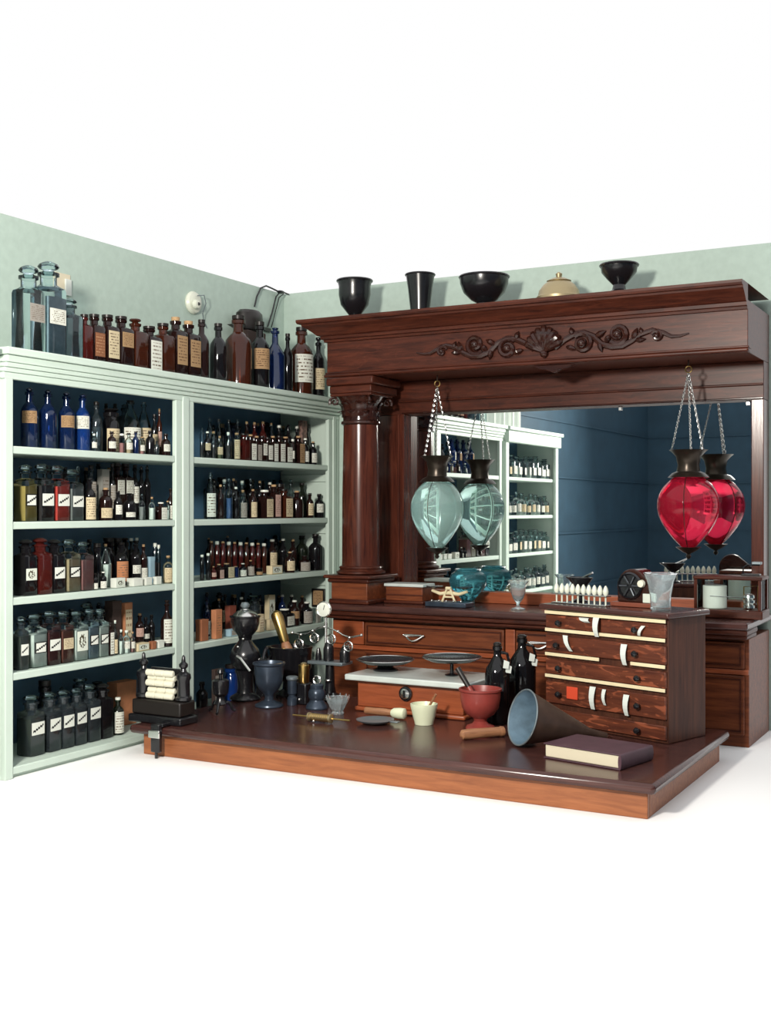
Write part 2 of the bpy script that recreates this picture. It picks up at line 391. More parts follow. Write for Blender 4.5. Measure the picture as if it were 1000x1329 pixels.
# ------------------------------------------------------------------ bottles, jars and cartons
ORD = ['first', 'second', 'third', 'fourth', 'fifth', 'sixth', 'seventh', 'eighth', 'ninth', 'tenth', 'eleventh', 'twelfth', 'thirteenth', 'fourteenth', 'fifteenth',
       'sixteenth', 'seventeenth', 'eighteenth', 'nineteenth', 'twentieth', 'twenty-first', 'twenty-second', 'twenty-third', 'twenty-fourth', 'twenty-fifth']
def profile(kind, r, h):
    if kind == 'round':  return [(r * .9, 0), (r, .02 * h), (r, .60 * h), (r * .93, .66 * h), (r * .62, .73 * h), (r * .38, .77 * h), (r * .36, .88 * h), (r * .5, .89 * h), (r * .5, .935 * h), (r * .36, .94 * h)]
    if kind == 'tall':   return [(r * .9, 0), (r, .02 * h), (r, .56 * h), (r * .85, .63 * h), (r * .5, .71 * h), (r * .32, .76 * h), (r * .3, .91 * h), (r * .44, .92 * h), (r * .44, .955 * h), (r * .3, .96 * h)]
    if kind == 'square': return [(r * .95, 0, 7), (r, .015 * h, 7), (r, .72 * h, 7), (r * .92, .755 * h, 6), (r * .58, .785 * h, 3), (r * .46, .80 * h), (r * .44, .87 * h), (r * .58, .885 * h), (r * .6, .93 * h), (r * .46, .94 * h)]
    if kind == 'jar':    return [(r * .95, 0, 8), (r, .015 * h, 8), (r, .69 * h, 8), (r * .94, .72 * h, 7), (r * .7, .745 * h, 3), (r * .62, .76 * h), (r * .62, .84 * h), (r * .8, .85 * h), (r * .8, .88 * h), (r * .62, .885 * h)]
    if kind == 'wide':   return [(r * .9, 0), (r, .02 * h), (r, .68 * h), (r * .8, .74 * h), (r * .74, .80 * h), (r * .95, .82 * h), (r * .95, .9 * h), (r * .7, .905 * h)]
    if kind == 'flask':  return [(r * .92, 0), (r, .02 * h), (r, .5 * h), (r * .9, .6 * h), (r * .55, .75 * h), (r * .3, .84 * h), (r * .27, .92 * h), (r * .4, .93 * h), (r * .4, .965 * h), (r * .27, .97 * h)]
    if kind == 'vial':   return [(r * .95, 0), (r, .01 * h), (r, .8 * h), (r * .7, .85 * h), (r * .6, .9 * h), (r * .75, .91 * h), (r * .75, .95 * h), (r * .6, .955 * h)]
def label_patch(r, q, z0, z1, half, off=0.0007, n=8):
    g = []
    for z in (z0, z1):
        row = []
        for k in range(n + 1):
            a = -half + 2 * half * k / n; ca, sa = math.cos(a), math.sin(a)
            f = 1.0 if q <= 2 else 1.0 / ((abs(ca) ** q + abs(sa) ** q) ** (1.0 / q))
            row.append(((r * f + off) * ca, (r * f + off) * sa, z))
        g.append(row)
    return B().patch(g, 1, 1)
GLASSWORD = dict(clear='clear glass', grey='smoky glass', amber='amber glass', brown='brown glass', dark='dark glass', blue='blue glass', cobalt='bright blue glass', green='green glass', red='red glass')
LABWORD = dict(cream='cream label', white='white label', tan='tan label', brown='brown label', pink='pinkish label', grey='grey label', orange='orange label', diag='slanted script label', framed='framed script label', emblem='dark emblem')
def make_bottle(kind, r, h, glass, lab, stop, fill, lz, name):
    """local builder: returns the parts as (name, builder, material)"""
    parts = []
    pr = profile(kind, r, h); sq = kind in ('square', 'jar')
    parts.append(('body', B().lathe(pr, 24 if sq else 16), 'glass_' + glass))
    if fill:
        lev = 0.62 if kind == 'jar' else 0.52
        q = 8 if kind == 'jar' else (7 if kind == 'square' else 2)
        parts.append(('contents', B().lathe([(r * .92, .012 * h, q), (r * .945, .03 * h, q), (r * .945, lev * h, q)], 24 if sq else 14), 'fill_' + fill))
    zt = pr[-1][1]; nr = pr[-1][0]
    if stop == 'disc':      # mushroom stopper of an apothecary jar
        parts.append(('stopper', B().lathe([(nr * .8, zt - .02 * h), (nr * .85, zt + .004 * h), (nr * .6, zt + .025 * h), (nr * 1.1, zt + .04 * h), (nr * 1.3, zt + .06 * h), (nr * 1.15, zt + .085 * h), (nr * .5, h)], 14), 'glass_' + ('clear' if glass == 'grey' else glass)))
    elif stop == 'cork':
        parts.append(('stopper', B().lathe([(nr * .85, zt - .03 * h), (nr * .95, zt), (nr, h)], 12), 'cork'))
    elif stop == 'white':
        parts.append(('cap', B().lathe([(nr * 1.25, zt - .05 * h), (nr * 1.3, zt), (nr * 1.25, h)], 12), 'white_enamel'))
    elif stop == 'black':
        parts.append(('stopper', B().lathe([(nr * .85, zt - .03 * h), (nr * 1.0, zt), (nr * 1.3, zt + .01 * h), (nr * 1.3, h)], 12), 'black_wood'))
    elif stop == 'knob':    # glass ball stopper
        parts.append(('stopper', B().lathe([(nr * .8, zt - .03 * h), (nr * .7, zt + .006 * h), (nr * 1.0, zt + .02 * h), (nr * 1.1, zt + .04 * h), (nr * .7, h), (nr * .1, h + .003)], 12), 'glass_' + glass))
    if lab:
        q = 8 if kind == 'jar' else (7 if kind == 'square' else 2)
        half = 0.7 if sq else 0.95
        parts.append(('label', label_patch(r, q, lz[0] * h, lz[1] * h, half), 'label_' + lab))
    return parts
XB = XW + 0.021                   # nothing goes deeper than this
ITEMS = []
def row(shelf, bay, rowname, depth, items):
    for it in items: ITEMS.append((shelf, bay, rowname, depth) + it)
# item: (kind, u, width px, top row px, glass/material, label, stopper, fill, (label z0, z1))
LZ = (.2, .52); LJ = (.27, .48)
def bt(k, u, w, v, g, lab=None, st='cork', fill=None, lz=None): return (k, u, w, v, g, lab, st, fill, lz or (LJ if k == 'jar' else LZ))
def ct(u, w, v, mat, lab=None, d=0.6): return ('carton', u, w, v, mat, lab, d, None, None)
row('T', 'T', 'front', 0.02, [
    bt('jar', 37, 23, 345, 'clear', 'grey', 'disc', None, (.36, .56)), bt('jar', 63, 25, 340, 'clear', 'white', 'disc', 'bluegrey', (.34, .5)), bt('jar', 91, 22, 388, 'grey', None, 'disc', None),
    bt('square', 108, 13, 408, 'red', None, 'black'), bt('square', 121, 16, 408, 'brown', 'brown', 'black', None, (.15, .62)), bt('square', 139, 16, 409, 'brown', 'cream', 'black', None, (.15, .68)),
    bt('square', 157, 16, 411, 'brown', 'tan', 'black', None, (.4, .68)), bt('square', 175, 16, 416, 'amber', None, 'disc'), bt('square', 194, 16, 424, 'brown', 'white', 'black', None, (.04, .68)),
    bt('square', 211, 15, 420, 'amber', None, 'black'), bt('square', 228, 15, 412, 'brown', 'tan', 'cork', None, (.2, .68)), bt('square', 244, 15, 417, 'brown', 'tan', 'cork', None, (.2, .66)),
    bt('round', 261, 18, 415, 'brown', None, 'black'), bt('round', 283, 20, 420, 'dark', None, 'black'), bt('round', 309, 32, 410, 'amber', None, 'black'),
    bt('round', 337, 23, 418, 'dark', 'tan', 'black', None, (.3, .6)), bt('tall', 357, 24, 426, 'blue', None, 'knob'), bt('round', 373, 12, 433, 'dark', None, 'black'),
    bt('round', 391, 28, 425, 'amber', 'white', 'black', None, (.2, .6)), bt('round', 413, 15, 440, 'dark', 'cream', 'disc', None, (.15, .5))])
row(1, 'L', 'front', 0.012, [
    bt('round', 122, 7, 563, 'clear', 'white', 'white'), bt('round', 145, 10, 560, 'brown', 'white', 'black'), bt('vial', 158, 7, 563, 'clear', None, 'white', 'pink'), bt('round', 167, 9, 562, 'clear', 'white', 'black', 'tan'),
    bt('round', 176, 8, 560, 'blue', None, 'black'), bt('vial', 184, 7, 567, 'clear', 'white', 'cork', 'pink'), bt('round', 195, 11, 559, 'dark', None, 'black'), bt('round', 203, 6, 572, 'grey', None, 'black'), bt('round', 215, 11, 563, 'brown', 'white', 'black')])
row(1, 'L', 'back', 0.075, [
    bt('round', 38, 20, 502, 'blue', 'tan', 'knob', None, (.42, .62)), bt('round', 62, 20, 503, 'blue', None, 'knob'), bt('round', 86, 19, 508, 'blue', 'tan', 'knob', None, (.4, .6)), bt('round', 107, 18, 510, 'cobalt', 'white', 'knob', None, (.4, .62)),
    bt('round', 125, 14, 522, 'grey', None, 'black'), bt('wide', 144, 20, 530, 'dark', 'cream', 'disc', None, (.05, .55)), bt('flask', 169, 25, 518, 'clear', 'white', 'black', None, (.1, .5)), bt('flask', 197, 22, 524, 'clear', 'cream', 'knob', None, (.06, .52)),
    bt('round', 211, 8, 531, 'amber', 'pink', 'cork'), bt('round', 222, 10, 540, 'dark', 'cream', 'black')])
row(2, 'L', 'front', 0.012, [
    bt('jar', 33, 16, 603, 'clear', 'framed', 'disc', 'yellow'), bt('jar', 54, 17, 602, 'clear', 'diag', 'disc', 'dark'), bt('jar', 74, 17, 604, 'clear', 'diag', 'disc', 'red'), bt('jar', 93, 16, 609, 'clear', 'diag', 'disc', 'grey'),
    bt('round', 116, 15, 622, 'dark', 'cream', 'disc', None, (.03, .56)), bt('round', 137, 16, 633, 'brown', 'cream', 'cork', None, (.08, .38)), bt('round', 153, 10, 637, 'dark', 'white', 'black'), bt('round', 168, 14, 641, 'dark', 'white', 'disc', None, (.12, .3)),
    bt('round', 184, 8, 642, 'clear', None, 'knob', 'grey'), bt('round', 197, 8, 645, 'clear', None, 'cork', 'white'), bt('square', 209, 8, 652, 'brown', 'white', 'white', None, (.02, .7)), bt('vial', 217, 5, 650, 'clear', None, 'cork', 'white'), bt('tall', 224, 9, 634, 'brown', 'white', 'black', None, (.03, .45))])
row(2, 'L', 'back', 0.13, [
    bt('jar', 62, 15, 604, 'clear', None, 'disc', 'tan'), bt('round', 84, 13, 608, 'brown', None, 'disc'), bt('round', 101, 12, 606, 'clear', 'white', 'knob'), bt('round', 118, 13, 604, 'grey', 'grey', 'black', None, (.3, .7)), ct(134, 13, 609, 'carton_grey', 'grey'),
    bt('round', 147, 11, 602, 'dark', 'grey', 'black', None, (.2, .62)), bt('square', 162, 13, 600, 'brown', 'white', 'black', None, (.45, .7)), bt('square', 178, 13, 602, 'brown', 'white', 'black', None, (.46, .7)), bt('round', 194, 13, 604, 'dark', 'white', 'black', None, (.3, .6)),
    bt('round', 209, 12, 607, 'dark', None, 'knob'), bt('round', 223, 11, 606, 'dark', None, 'knob')])
row(3, 'L', 'front', 0.012, [
    bt('jar', 33, 16, 700, 'dark', 'emblem', 'disc', None), bt('jar', 52, 17, 698, 'red', None, 'disc', 'maroon'), bt('jar', 70, 15, 700, 'dark', 'diag', 'disc', 'dark'), bt('jar', 89, 16, 700, 'clear', 'framed', 'disc', 'tan'), bt('jar', 107, 15, 703, 'clear', None, 'disc', 'pink'),
    bt('round', 123, 8, 744, 'dark', 'white', 'black', None, (.05, .4)), bt('round', 134, 8, 742, 'dark', 'white', 'white', None, (.05, .45)), ct(153, 17, 750, 'carton_white', 'emblem', .5), ct(175, 16, 753, 'carton_white', None, .7), ct(191, 11, 750, 'carton_white', None, .5), ct(204, 10, 750, 'carton_white', None, .5),
    bt('round', 219, 13, 721, 'clear', 'cream', 'cork', 'tan', (.05, .56))])
row(3, 'L', 'back', 0.085, [
    bt('wide', 126, 10, 705, 'dark', None, 'black'), bt('flask', 137, 14, 706, 'clear', None, 'cork', 'white'), bt('round', 157, 17, 704, 'dark', 'orange', 'black', None, (.1, .56)), bt('round', 177, 16, 703, 'dark', 'white', 'disc', None, (.25, .45)), bt('round', 196, 12, 706, 'brown', 'white', 'cork', None, (.1, .4)),
    ct(209, 11, 722, 'carton_blue', None, .6), bt('vial', 220, 7, 704, 'clear', None, 'white', 'dark'), bt('vial', 229, 6, 706, 'clear', None, 'white', 'dark')])
row(3, 'L', 'rear', 0.185, [
    bt('round', 116, 12, 700, 'dark', None, 'black'), bt('wide', 141, 14, 698, 'brown', None, 'black'), bt('wide', 163, 14, 698, 'dark', None, 'black'), bt('wide', 185, 13, 697, 'brown', None, 'disc'), bt('round', 203, 11, 697, 'dark', None, 'white'), bt('round', 216, 11, 697, 'dark', None, 'white')])
row(4, 'L', 'front', 0.012, [
    bt('jar', 27, 11, 800, 'grey', 'diag', 'disc', 'green'), bt('jar', 44, 18, 797, 'clear', 'framed', 'disc', 'white'), bt('jar', 64, 16, 793, 'clear', 'diag', 'disc', 'maroon'), bt('jar', 81, 15, 793, 'clear', 'cream', 'disc', 'russet'), bt('jar', 99, 16, 793, 'clear', 'emblem', 'disc', 'white', (.2, .6)),
    bt('jar', 116, 14, 790, 'clear', 'framed', 'disc', 'bluegrey'), bt('jar', 131, 14, 790, 'clear', 'framed', 'disc', 'white'), bt('square', 141, 6, 808, 'brown', 'white', 'black', None, (.05, .7)), bt('tall', 149, 7, 805, 'clear', 'cream', 'white', None, (.05, .45)), bt('round', 157, 6, 817, 'clear', None, 'white', 'white'),
    bt('round', 164, 9, 818, 'clear', 'white', 'white', 'white'), bt('round', 172, 6, 820, 'clear', 'white', 'cork', 'pink'), ct(182, 21, 838, 'carton_cream', 'emblem', .5), ct(198, 7, 836, 'carton_brown', None, .8), ct(207, 10, 834, 'carton_white', None, .6), bt('tall', 221, 15, 781, 'brown', 'white', 'disc', None, (.08, .62))])
row(4, 'L', 'back', 0.11, [
    bt('round', 52, 14, 797, 'dark', None, 'disc'), bt('round', 92, 13, 792, 'dark', None, 'disc'), bt('jar', 112, 13, 783, 'grey', None, 'disc'), ct(147, 15, 780, 'carton_dark', None, .8), ct(164, 14, 782, 'carton_orange', 'card', .5),
    bt('round', 182, 12, 796, 'brown', 'pink', 'cork', None, (.3, .56)), bt('round', 199, 12, 800, 'dark', 'white', 'black', None, (.25, .42)), bt('round', 212, 10, 796, 'dark', None, 'black')])
row(5, 'L', 'front', 0.05, [
    bt('jar', 40, 19, 902, 'grey', 'diag', 'disc', 'green', (.35, .56)), bt('jar', 64, 16, 898, 'grey', 'diag', 'disc', 'dark', (.35, .56)), bt('jar', 82, 15, 895, 'grey', 'diag', 'disc', 'dark', (.36, .57)), bt('jar', 99, 14, 893, 'grey', 'diag', 'disc', 'dark', (.38, .58)), bt('jar', 116, 15, 888, 'grey', 'diag', 'disc', 'dark', (.4, .6)),
    bt('jar', 133, 14, 887, 'dark', None, 'disc', None), bt('round', 153, 14, 905, 'green', 'white', 'white', None, (.05, .62))])
row(5, 'L', 'back', 0.17, [
    bt('wide', 58, 16, 883, 'dark', None, 'black'), bt('round', 80, 13, 892, 'grey', None, 'knob'), bt('wide', 104, 19, 880, 'grey', None, 'disc', 'white'), bt('wide', 126, 14, 884, 'dark', None, 'disc'), ct(158, 32, 884, 'carton_orange', None, .5)])
row(1, 'R', 'front', 0.014, [
    bt('vial', 262, 5, 556, 'clear', None, 'knob', 'dark'), bt('round', 269, 8, 560, 'dark', 'cream', 'white', None, (.3, .56)), bt('vial', 277, 6, 560, 'clear', None, 'cork', 'dark'), bt('round', 285, 8, 566, 'clear', 'cream', 'cork', 'green'), bt('round', 296, 8, 561, 'clear', None, 'white', 'dark'),
    bt('vial', 307, 8, 562, 'clear', 'cream', 'cork', None, (.05, .75)), bt('square', 316, 8, 563, 'red', None, 'black'), bt('square', 325, 7, 564, 'brown', 'white', 'cork', None, (.05, .65)), bt('square', 333, 6, 566, 'brown', 'grey', 'cork', None, (.05, .65)), bt('square', 340, 6, 566, 'brown', 'white', 'black', None, (.25, .7)),
    bt('square', 347, 6, 568, 'brown', 'white', 'black', None, (.1, .68)), bt('square', 354, 6, 566, 'brown', 'white', 'cork', None, (.05, .7)), bt('square', 362, 7, 566, 'brown', 'white', 'black', None, (.05, .7)), bt('square', 371, 8, 567, 'brown', 'white', 'cork', None, (.05, .6)), bt('vial', 379, 5, 570, 'brown', 'white', 'white'),
    bt('square', 387, 7, 566, 'brown', 'tan', 'cork', None, (.05, .72)), bt('round', 396, 9, 569, 'dark', 'white', 'white', None, (.1, .5)), bt('round', 406, 10, 573, 'dark', 'white', 'cork', None, (.1, .5))])
row(1, 'R', 'back', 0.09, [
    bt('flask', 272, 11, 543, 'clear', None, 'knob'), bt('flask', 284, 10, 544, 'clear', None, 'black'), bt('flask', 297, 10, 545, 'clear', None, 'black'), bt('flask', 308, 10, 545, 'clear', None, 'knob'), bt('round', 320, 9, 547, 'brown', None, 'cork'), bt('round', 330, 9, 548, 'red', None, 'cork'),
    bt('round', 341, 10, 547, 'red', None, 'cork'), bt('flask', 352, 9, 549, 'clear', None, 'cork'), bt('round', 362, 10, 552, 'dark', None, 'white'), bt('round', 374, 10, 552, 'dark', None, 'knob'), bt('round', 385, 9, 553, 'dark', None, 'white'), bt('wide', 397, 13, 551, 'dark', None, 'black'), ct(415, 13, 548, 'carton_mottled', None, .5)])
row(2, 'R', 'front', 0.014, [
    bt('flask', 273, 13, 614, 'clear', 'white', 'knob', None, (.05, .56)), bt('round', 286, 9, 629, 'brown', None, 'cork'), bt('round', 297, 9, 622, 'clear', None, 'knob', 'blue'), bt('round', 306, 8, 632, 'dark', None, 'white'), bt('round', 315, 10, 636, 'clear', 'grey', 'cork', None, (.04, .56)), bt('round', 328, 10, 635, 'brown', 'cream', 'cork', None, (.05, .56)),
    bt('square', 343, 10, 636, 'brown', 'cream', 'white', None, (.05, .68)), bt('square', 355, 8, 629, 'brown', 'pink', 'cork', None, (.05, .7)), bt('square', 368, 10, 635, 'amber', 'cream', 'black', None, (.05, .68)), bt('round', 385, 16, 637, 'brown', None, 'cork'), bt('round', 402, 9, 640, 'brown', 'cream', 'black', None, (.1, .58)), bt('round', 415, 11, 641, 'dark', 'white', 'black', None, (.22, .58))])
row(2, 'R', 'back', 0.1, [
    bt('round', 278, 10, 624, 'dark', None, 'black'), bt('round', 291, 9, 622, 'grey', None, 'white'), bt('round', 303, 9, 621, 'dark', None, 'cork'), bt('round', 314, 9, 624, 'grey', None, 'white'), bt('round', 325, 9, 622, 'clear', None, 'knob'), bt('round', 337, 9, 624, 'dark', None, 'cork'), bt('round', 350, 9, 626, 'brown', None, 'white'),
    bt('wide', 363, 12, 628, 'brown', None, 'black'), bt('flask', 377, 11, 625, 'clear', None, 'disc', 'white'), bt('round', 392, 13, 627, 'green', None, 'black')])
row(3, 'R', 'front', 0.014, [
    bt('vial', 262, 5, 720, 'dark', None, 'white'), bt('vial', 270, 5, 718, 'dark', None, 'white'), bt('round', 277, 7, 735, 'red', 'pink', 'cork'), bt('square', 284, 6, 732, 'brown', 'pink', 'cork', None, (.03, .6)), bt('square', 294, 9, 731, 'dark', 'cream', 'cork', None, (.03, .75)), bt('vial', 306, 7, 735, 'blue', None, 'cork'),
    bt('round', 315, 9, 731, 'dark', 'white', 'white', None, (.05, .5)), bt('round', 325, 9, 727, 'brown', 'grey', 'cork', None, (.05, .6)), bt('wide', 336, 9, 737, 'dark', 'tan', 'black', None, (.1, .5)), ct(356, 23, 734, 'carton_cream', 'emblem', .35),
    bt('round', 376, 12, 716, 'brown', 'cream', 'cork', None, (.1, .56)), bt('round', 395, 14, 721, 'brown', 'grey', 'black', None, (.03, .58)), bt('round', 416, 17, 693, 'dark', None, 'black')])
row(3, 'R', 'back', 0.1, [bt('vial', 274 + 7.6 * i, 6.4, 702 + .35 * i, 'red' if i % 3 else 'amber', None, 'white' if i % 2 else 'cork', 'maroon') for i in range(10)] + [
    bt('round', 353, 12, 700, 'brown', 'cream', 'white', None, (.2, .6)), bt('round', 367, 10, 699, 'dark', None, 'white'), bt('round', 380, 10, 700, 'brown', None, 'cork'), bt('round', 399, 15, 695, 'green', None, 'black')])
row(4, 'R', 'front', 0.014, [
    ct(262, 13, 804, 'carton_brown', None, .7), ct(281, 12, 791, 'carton_orange', 'orange', .6), ct(303, 24, 817, 'carton_blue', 'grey', .4), ct(337, 9, 797, 'carton_cream', 'card', .7), ct(350, 11, 804, 'carton_cream', None, .6), bt('square', 369, 11, 790, 'dark', 'white', 'white', None, (.1, .6)),
    bt('round', 382, 12, 779, 'brown', 'tan', 'white', None, (.3, .58)), bt('round', 398, 14, 781, 'dark', 'grey', 'white', None, (.05, .58)), ct(413, 8, 797, 'carton_grey', 'grey', .3)])
row(4, 'R', 'back', 0.11, [
    bt('round', 268, 9, 776, 'blue', 'white', 'knob', None, (.05, .4)), bt('round', 284, 9, 777, 'dark', None, 'cork'), ct(299, 12, 786, 'carton_red', None, .6), bt('round', 313, 9, 775, 'dark', None, 'white'), bt('wide', 329, 17, 772, 'grey', None, 'disc', 'green'), ct(350, 13, 772, 'carton_cream', 'emblem', .5),
    bt('round', 366, 9, 772, 'blue', None, 'white'), bt('round', 378, 9, 772, 'dark', None, 'white'), bt('round', 392, 10, 773, 'brown', None, 'cork')])
row(5, 'R', 'front', 0.05, [bt('round', 262, 14, 885, 'dark', None, 'black'), ct(282, 16, 868, 'carton_dark', 'grey', .3), bt('wide', 300, 16, 862, 'cobalt', None, 'black'), bt('round', 330, 15, 845, 'dark', None, 'black'), bt('round', 400, 15, 842, 'dark', None, 'black')])

# rear rows: half-hidden dark bottles standing against the blue back
for shelf_, bay_, u0, u1, vt in ((1, 'R', 285, 412, 548), (2, 'L', 120, 226, 600), (2, 'R', 278, 398, 618), (3, 'R', 280, 398, 694), (4, 'L', 125, 222, 782), (4, 'R', 276, 400, 768), (1, 'L', 132, 226, 516)):
    lst_ = []; u_ = u0
    while u_ < u1:
        w_ = random.uniform(8, 11) * (1.15 if bay_ == 'L' else 1)
        lst_.append(bt(random.choice(('round', 'round', 'tall', 'square', 'wide')), u_, w_, vt + random.uniform(0, 9), random.choice(('dark', 'dark', 'brown', 'grey', 'blue')), random.choice((None, 'cream', 'white', None)), random.choice(('black', 'cork', 'knob'))))
        u_ += w_ + random.uniform(1, 4)
    row(shelf_, bay_, 'rearmost', 0.215, lst_)

BAYW = {'T': 'on top of the white shelving', 'L': 'left bay', 'R': 'right bay', 'M': 'mirrored bay'}
SHW = {1: 'top shelf', 2: 'second shelf', 3: 'third shelf', 4: 'fourth shelf', 5: 'bottom shelf'}
COLW = dict(carton_brown='brown', carton_red='dark red', carton_orange='orange', carton_cream='cream', carton_white='white', carton_blue='pale blue', carton_grey='grey', carton_dark='dark', carton_mottled='mottled brown')
placed = []
for it in ITEMS:
    shelf, bay, rw, dep, kind, u, wpx, vtop, g, lab, st, fill, lz = it
    zb = ZS[shelf] + 0.0012
    X = XF - 0.02 - dep - 0.03
    for _ in range(3):
        Y, s = on_x(u, X); r = 0.5 * wpx * s / F * 1.1
        if kind in ('jar', 'square'): r = 0.5 * wpx * (on_x(u + 1, X)[0] - Y) * (1.05 if kind == 'jar' or bay != 'T' else 1.12)      # square ones fill their run of shelf
        if kind == 'carton': X = XF - 0.02 - dep - r * st
        else: X = XF - 0.02 - dep - r
    h = max(0.03, zat(vtop, s) - zb)
    ceil = {1: 1.985, 2: ZS[1] - .024, 3: ZS[2] - .024, 4: ZS[3] - .024, 5: ZS[4] - .024}.get(shelf, 9)
    h = min(h, ceil - zb - 0.006)
    if bay == 'L': Y = min(max(Y, Y0 + 0.03 + r), 3.743 - r)
    if bay == 'R': Y = min(max(Y, 3.774 + r), 4.89 - r)
    hx = r * st if kind == 'carton' else r
    placed.append(dict(it=it, X=X, Y=Y, r=r, r0=r, hx=hx, h=h, zb=zb))
def rad(p):      # footprint radius used for clearances
    k = p['it'][4]
    return p['r'] * (1.02 if k in ('jar', 'square') else 1.0)
keep = []                          # a filler in the rearmost row only stands where the shelf is free
for p in sorted(placed, key=lambda q: q['it'][2] == 'rearmost'):
    if p['it'][2] == 'rearmost':
        p['X'] = XB + rad(p) + .002
        if any(q['it'][:2] == p['it'][:2] and math.hypot(q['X'] - p['X'], q['Y'] - p['Y']) < rad(p) + rad(q) - .004 for q in keep): continue
    keep.append(p)
placed = keep
for sweep in range(160):
    moved = False
    for i in range(len(placed)):
        a = placed[i]
        for j in range(i + 1, len(placed)):
            b = placed[j]
            if a['it'][0] != b['it'][0] or a['it'][1] != b['it'][1]: continue
            dx, dy = a['X'] - b['X'], a['Y'] - b['Y']
            if a['it'][4] == 'carton' or b['it'][4] == 'carton':
                ha, hb = (a['hx'] if a['it'][4] == 'carton' else rad(a)), (b['hx'] if b['it'][4] == 'carton' else rad(b))
                ov = min(ha + hb + .002 - abs(dx), rad(a) + rad(b) + .002 - abs(dy))
                ydom = (rad(a) + rad(b) - abs(dy)) < (ha + hb - abs(dx))
            else:
                ov = rad(a) + rad(b) + .002 - math.hypot(dx, dy); ydom = abs(dy) > abs(dx)
            if ov <= 0: continue
            moved = True
            front, back = (a, b) if a['X'] > b['X'] else (b, a)
            room = back['X'] - max(rad(back), back['hx']) - XB
            if a['it'][2] != b['it'][2] and room > 0.001:
                back['X'] -= min(room, ov * 0.8)
            else:
                for p in (a, b):
                    if p['r'] > p['r0'] * .8 or sweep > 110: p['r'] *= 0.985; p['hx'] *= 0.985
                sg = 1 if dy > 0 else -1
                a['Y'] += sg * min(ov, .004) * .5; b['Y'] -= sg * min(ov, .004) * .5
    for p in placed:
        bay_, m_ = p['it'][1], rad(p)
        p['X'] = max(p['X'], XB + max(m_, p['hx']) + .001)
        if bay_ == 'L': p['Y'] = min(max(p['Y'], Y0 + 0.03 + m_), 3.74 - m_)
        if bay_ == 'R': p['Y'] = min(max(p['Y'], 3.775 + m_), 4.889 - m_)
    if not moved: break
for p in placed: p['X'] = max(p['X'], XB + max(rad(p), p['hx']) + .001)
def pixel_u(p):
    x, y = p['X'], p['Y']; return 500 + F * (x * CS + y * SN) / (-x * SN + y * CS)
byrow = {}
for p in placed: byrow.setdefault(p['it'][:3], []).append(p)
KINDW = dict(round='bottle', tall='bottle', square='square bottle', jar='apothecary jar', wide='wide-mouthed jar', flask='flask bottle', vial='vial')
NAMEW = dict(round='bottle', tall='bottle', square='square_bottle', jar='apothecary_jar', wide='wide_mouth_jar', flask='flask_bottle', vial='vial')
for key, lst in byrow.items():
    lst.sort(key=pixel_u)
    for n, p in enumerate(lst):
        shelf, bay, rw, dep, kind, u, wpx, vtop, g, lab, st, fill, lz = p['it']
        r, h = p['r'], p['h']
        if bay == 'T': where = f'{ORD[n]} from left, {BAYW["T"]}'
        else: where = f'{ORD[n]} from left in {rw} row, {BAYW[bay]} {SHW[shelf]}'
        grp = 'bottles on top of the shelving' if bay == 'T' else f'bottles on the {BAYW[bay]} {SHW[shelf]}'
        if kind == 'carton':
            t = thing('carton', f'{COLW[g]} carton, {where}', 'box', (p['X'], p['Y'], p['zb']), random.uniform(-.04, .04), grp)
            hx = p['hx']
            B().box(-hx, hx, -r, r, 0, h).obj('box', g, t, bevel=0.0015)
            if lab:
                m = 'card_print' if lab == 'card' else 'label_' + lab
                B().patch([[(hx + .0006, y, z) for y in (-r * .82, 0, r * .82)] for z in (h * .15, h * .85)], 1, 1).obj('label', m, t, smooth=False)
            else:
                B().box(-hx - .0006, hx + .0006, -r - .0006, r + .0006, h * .82, h + .0008).obj('lid', g, t, bevel=0.001)
            continue
        desc = GLASSWORD[g].replace(' glass', '') if fill else GLASSWORD[g]
        extra = (' with ' + LABWORD[lab]) if lab else (f' of {fill} contents' if fill and kind == 'jar' else '')
        label = f'{desc} {KINDW[kind]}{extra}, {where}'
        if len(label.split()) > 16: label = f'{desc} {KINDW[kind]}, {where}'
        turn = random.uniform(-.025, .025) if kind in ('jar', 'square') else -0.55 + random.uniform(-.25, .25)
        if bay == 'T' and kind not in ('jar', 'square'): turn = -0.6
        t = thing(NAMEW[kind], label, 'jar' if kind in ('jar', 'wide') else 'bottle', (p['X'], p['Y'], p['zb']), turn, grp)
        for nm, b, m in make_bottle(kind, r, h, g, lab, st, fill, lz, key): b.obj(nm, m, t)

# ------------------------------------------------------------------ the next bay of shelving, beside the camera: seen only in the mirror
YP0, YP1 = 1.78, 2.74
s2 = thing('shelving_unit', 'white shelving bay of clear bottles seen only reflected in the mirror', 'shelving', (XF - 0.15, 2.28, FZ))
def sp2(name, mat, b, **k): return b.obj(name, mat, s2, world=True, **k)
sp2('back_panel', 'blue_paint', B().box(XW + 0.002, XW + 0.018, YP0, YP1, FZ, 2.05), smooth=False)
for y in (YP0, YP1 - 0.025): sp2('side_panel', 'white_paint', B().box(XW + 0.018, XF - 0.02, y, y + 0.025, FZ, 2.05), bevel=0.002)
for y in (YP0, YP1 - 0.05): sp2('post', 'white_paint', B().box(XF - 0.02, XF, y, y + 0.05, FZ, 2.0), bevel=0.003)
for lv in (1, 2, 3, 4, 5): sp2('shelf', 'white_paint', B().box(XW + 0.018, XF - 0.021, YP0 + 0.025, YP1 - 0.025, ZS[lv] - 0.022, ZS[lv]), bevel=0.003)
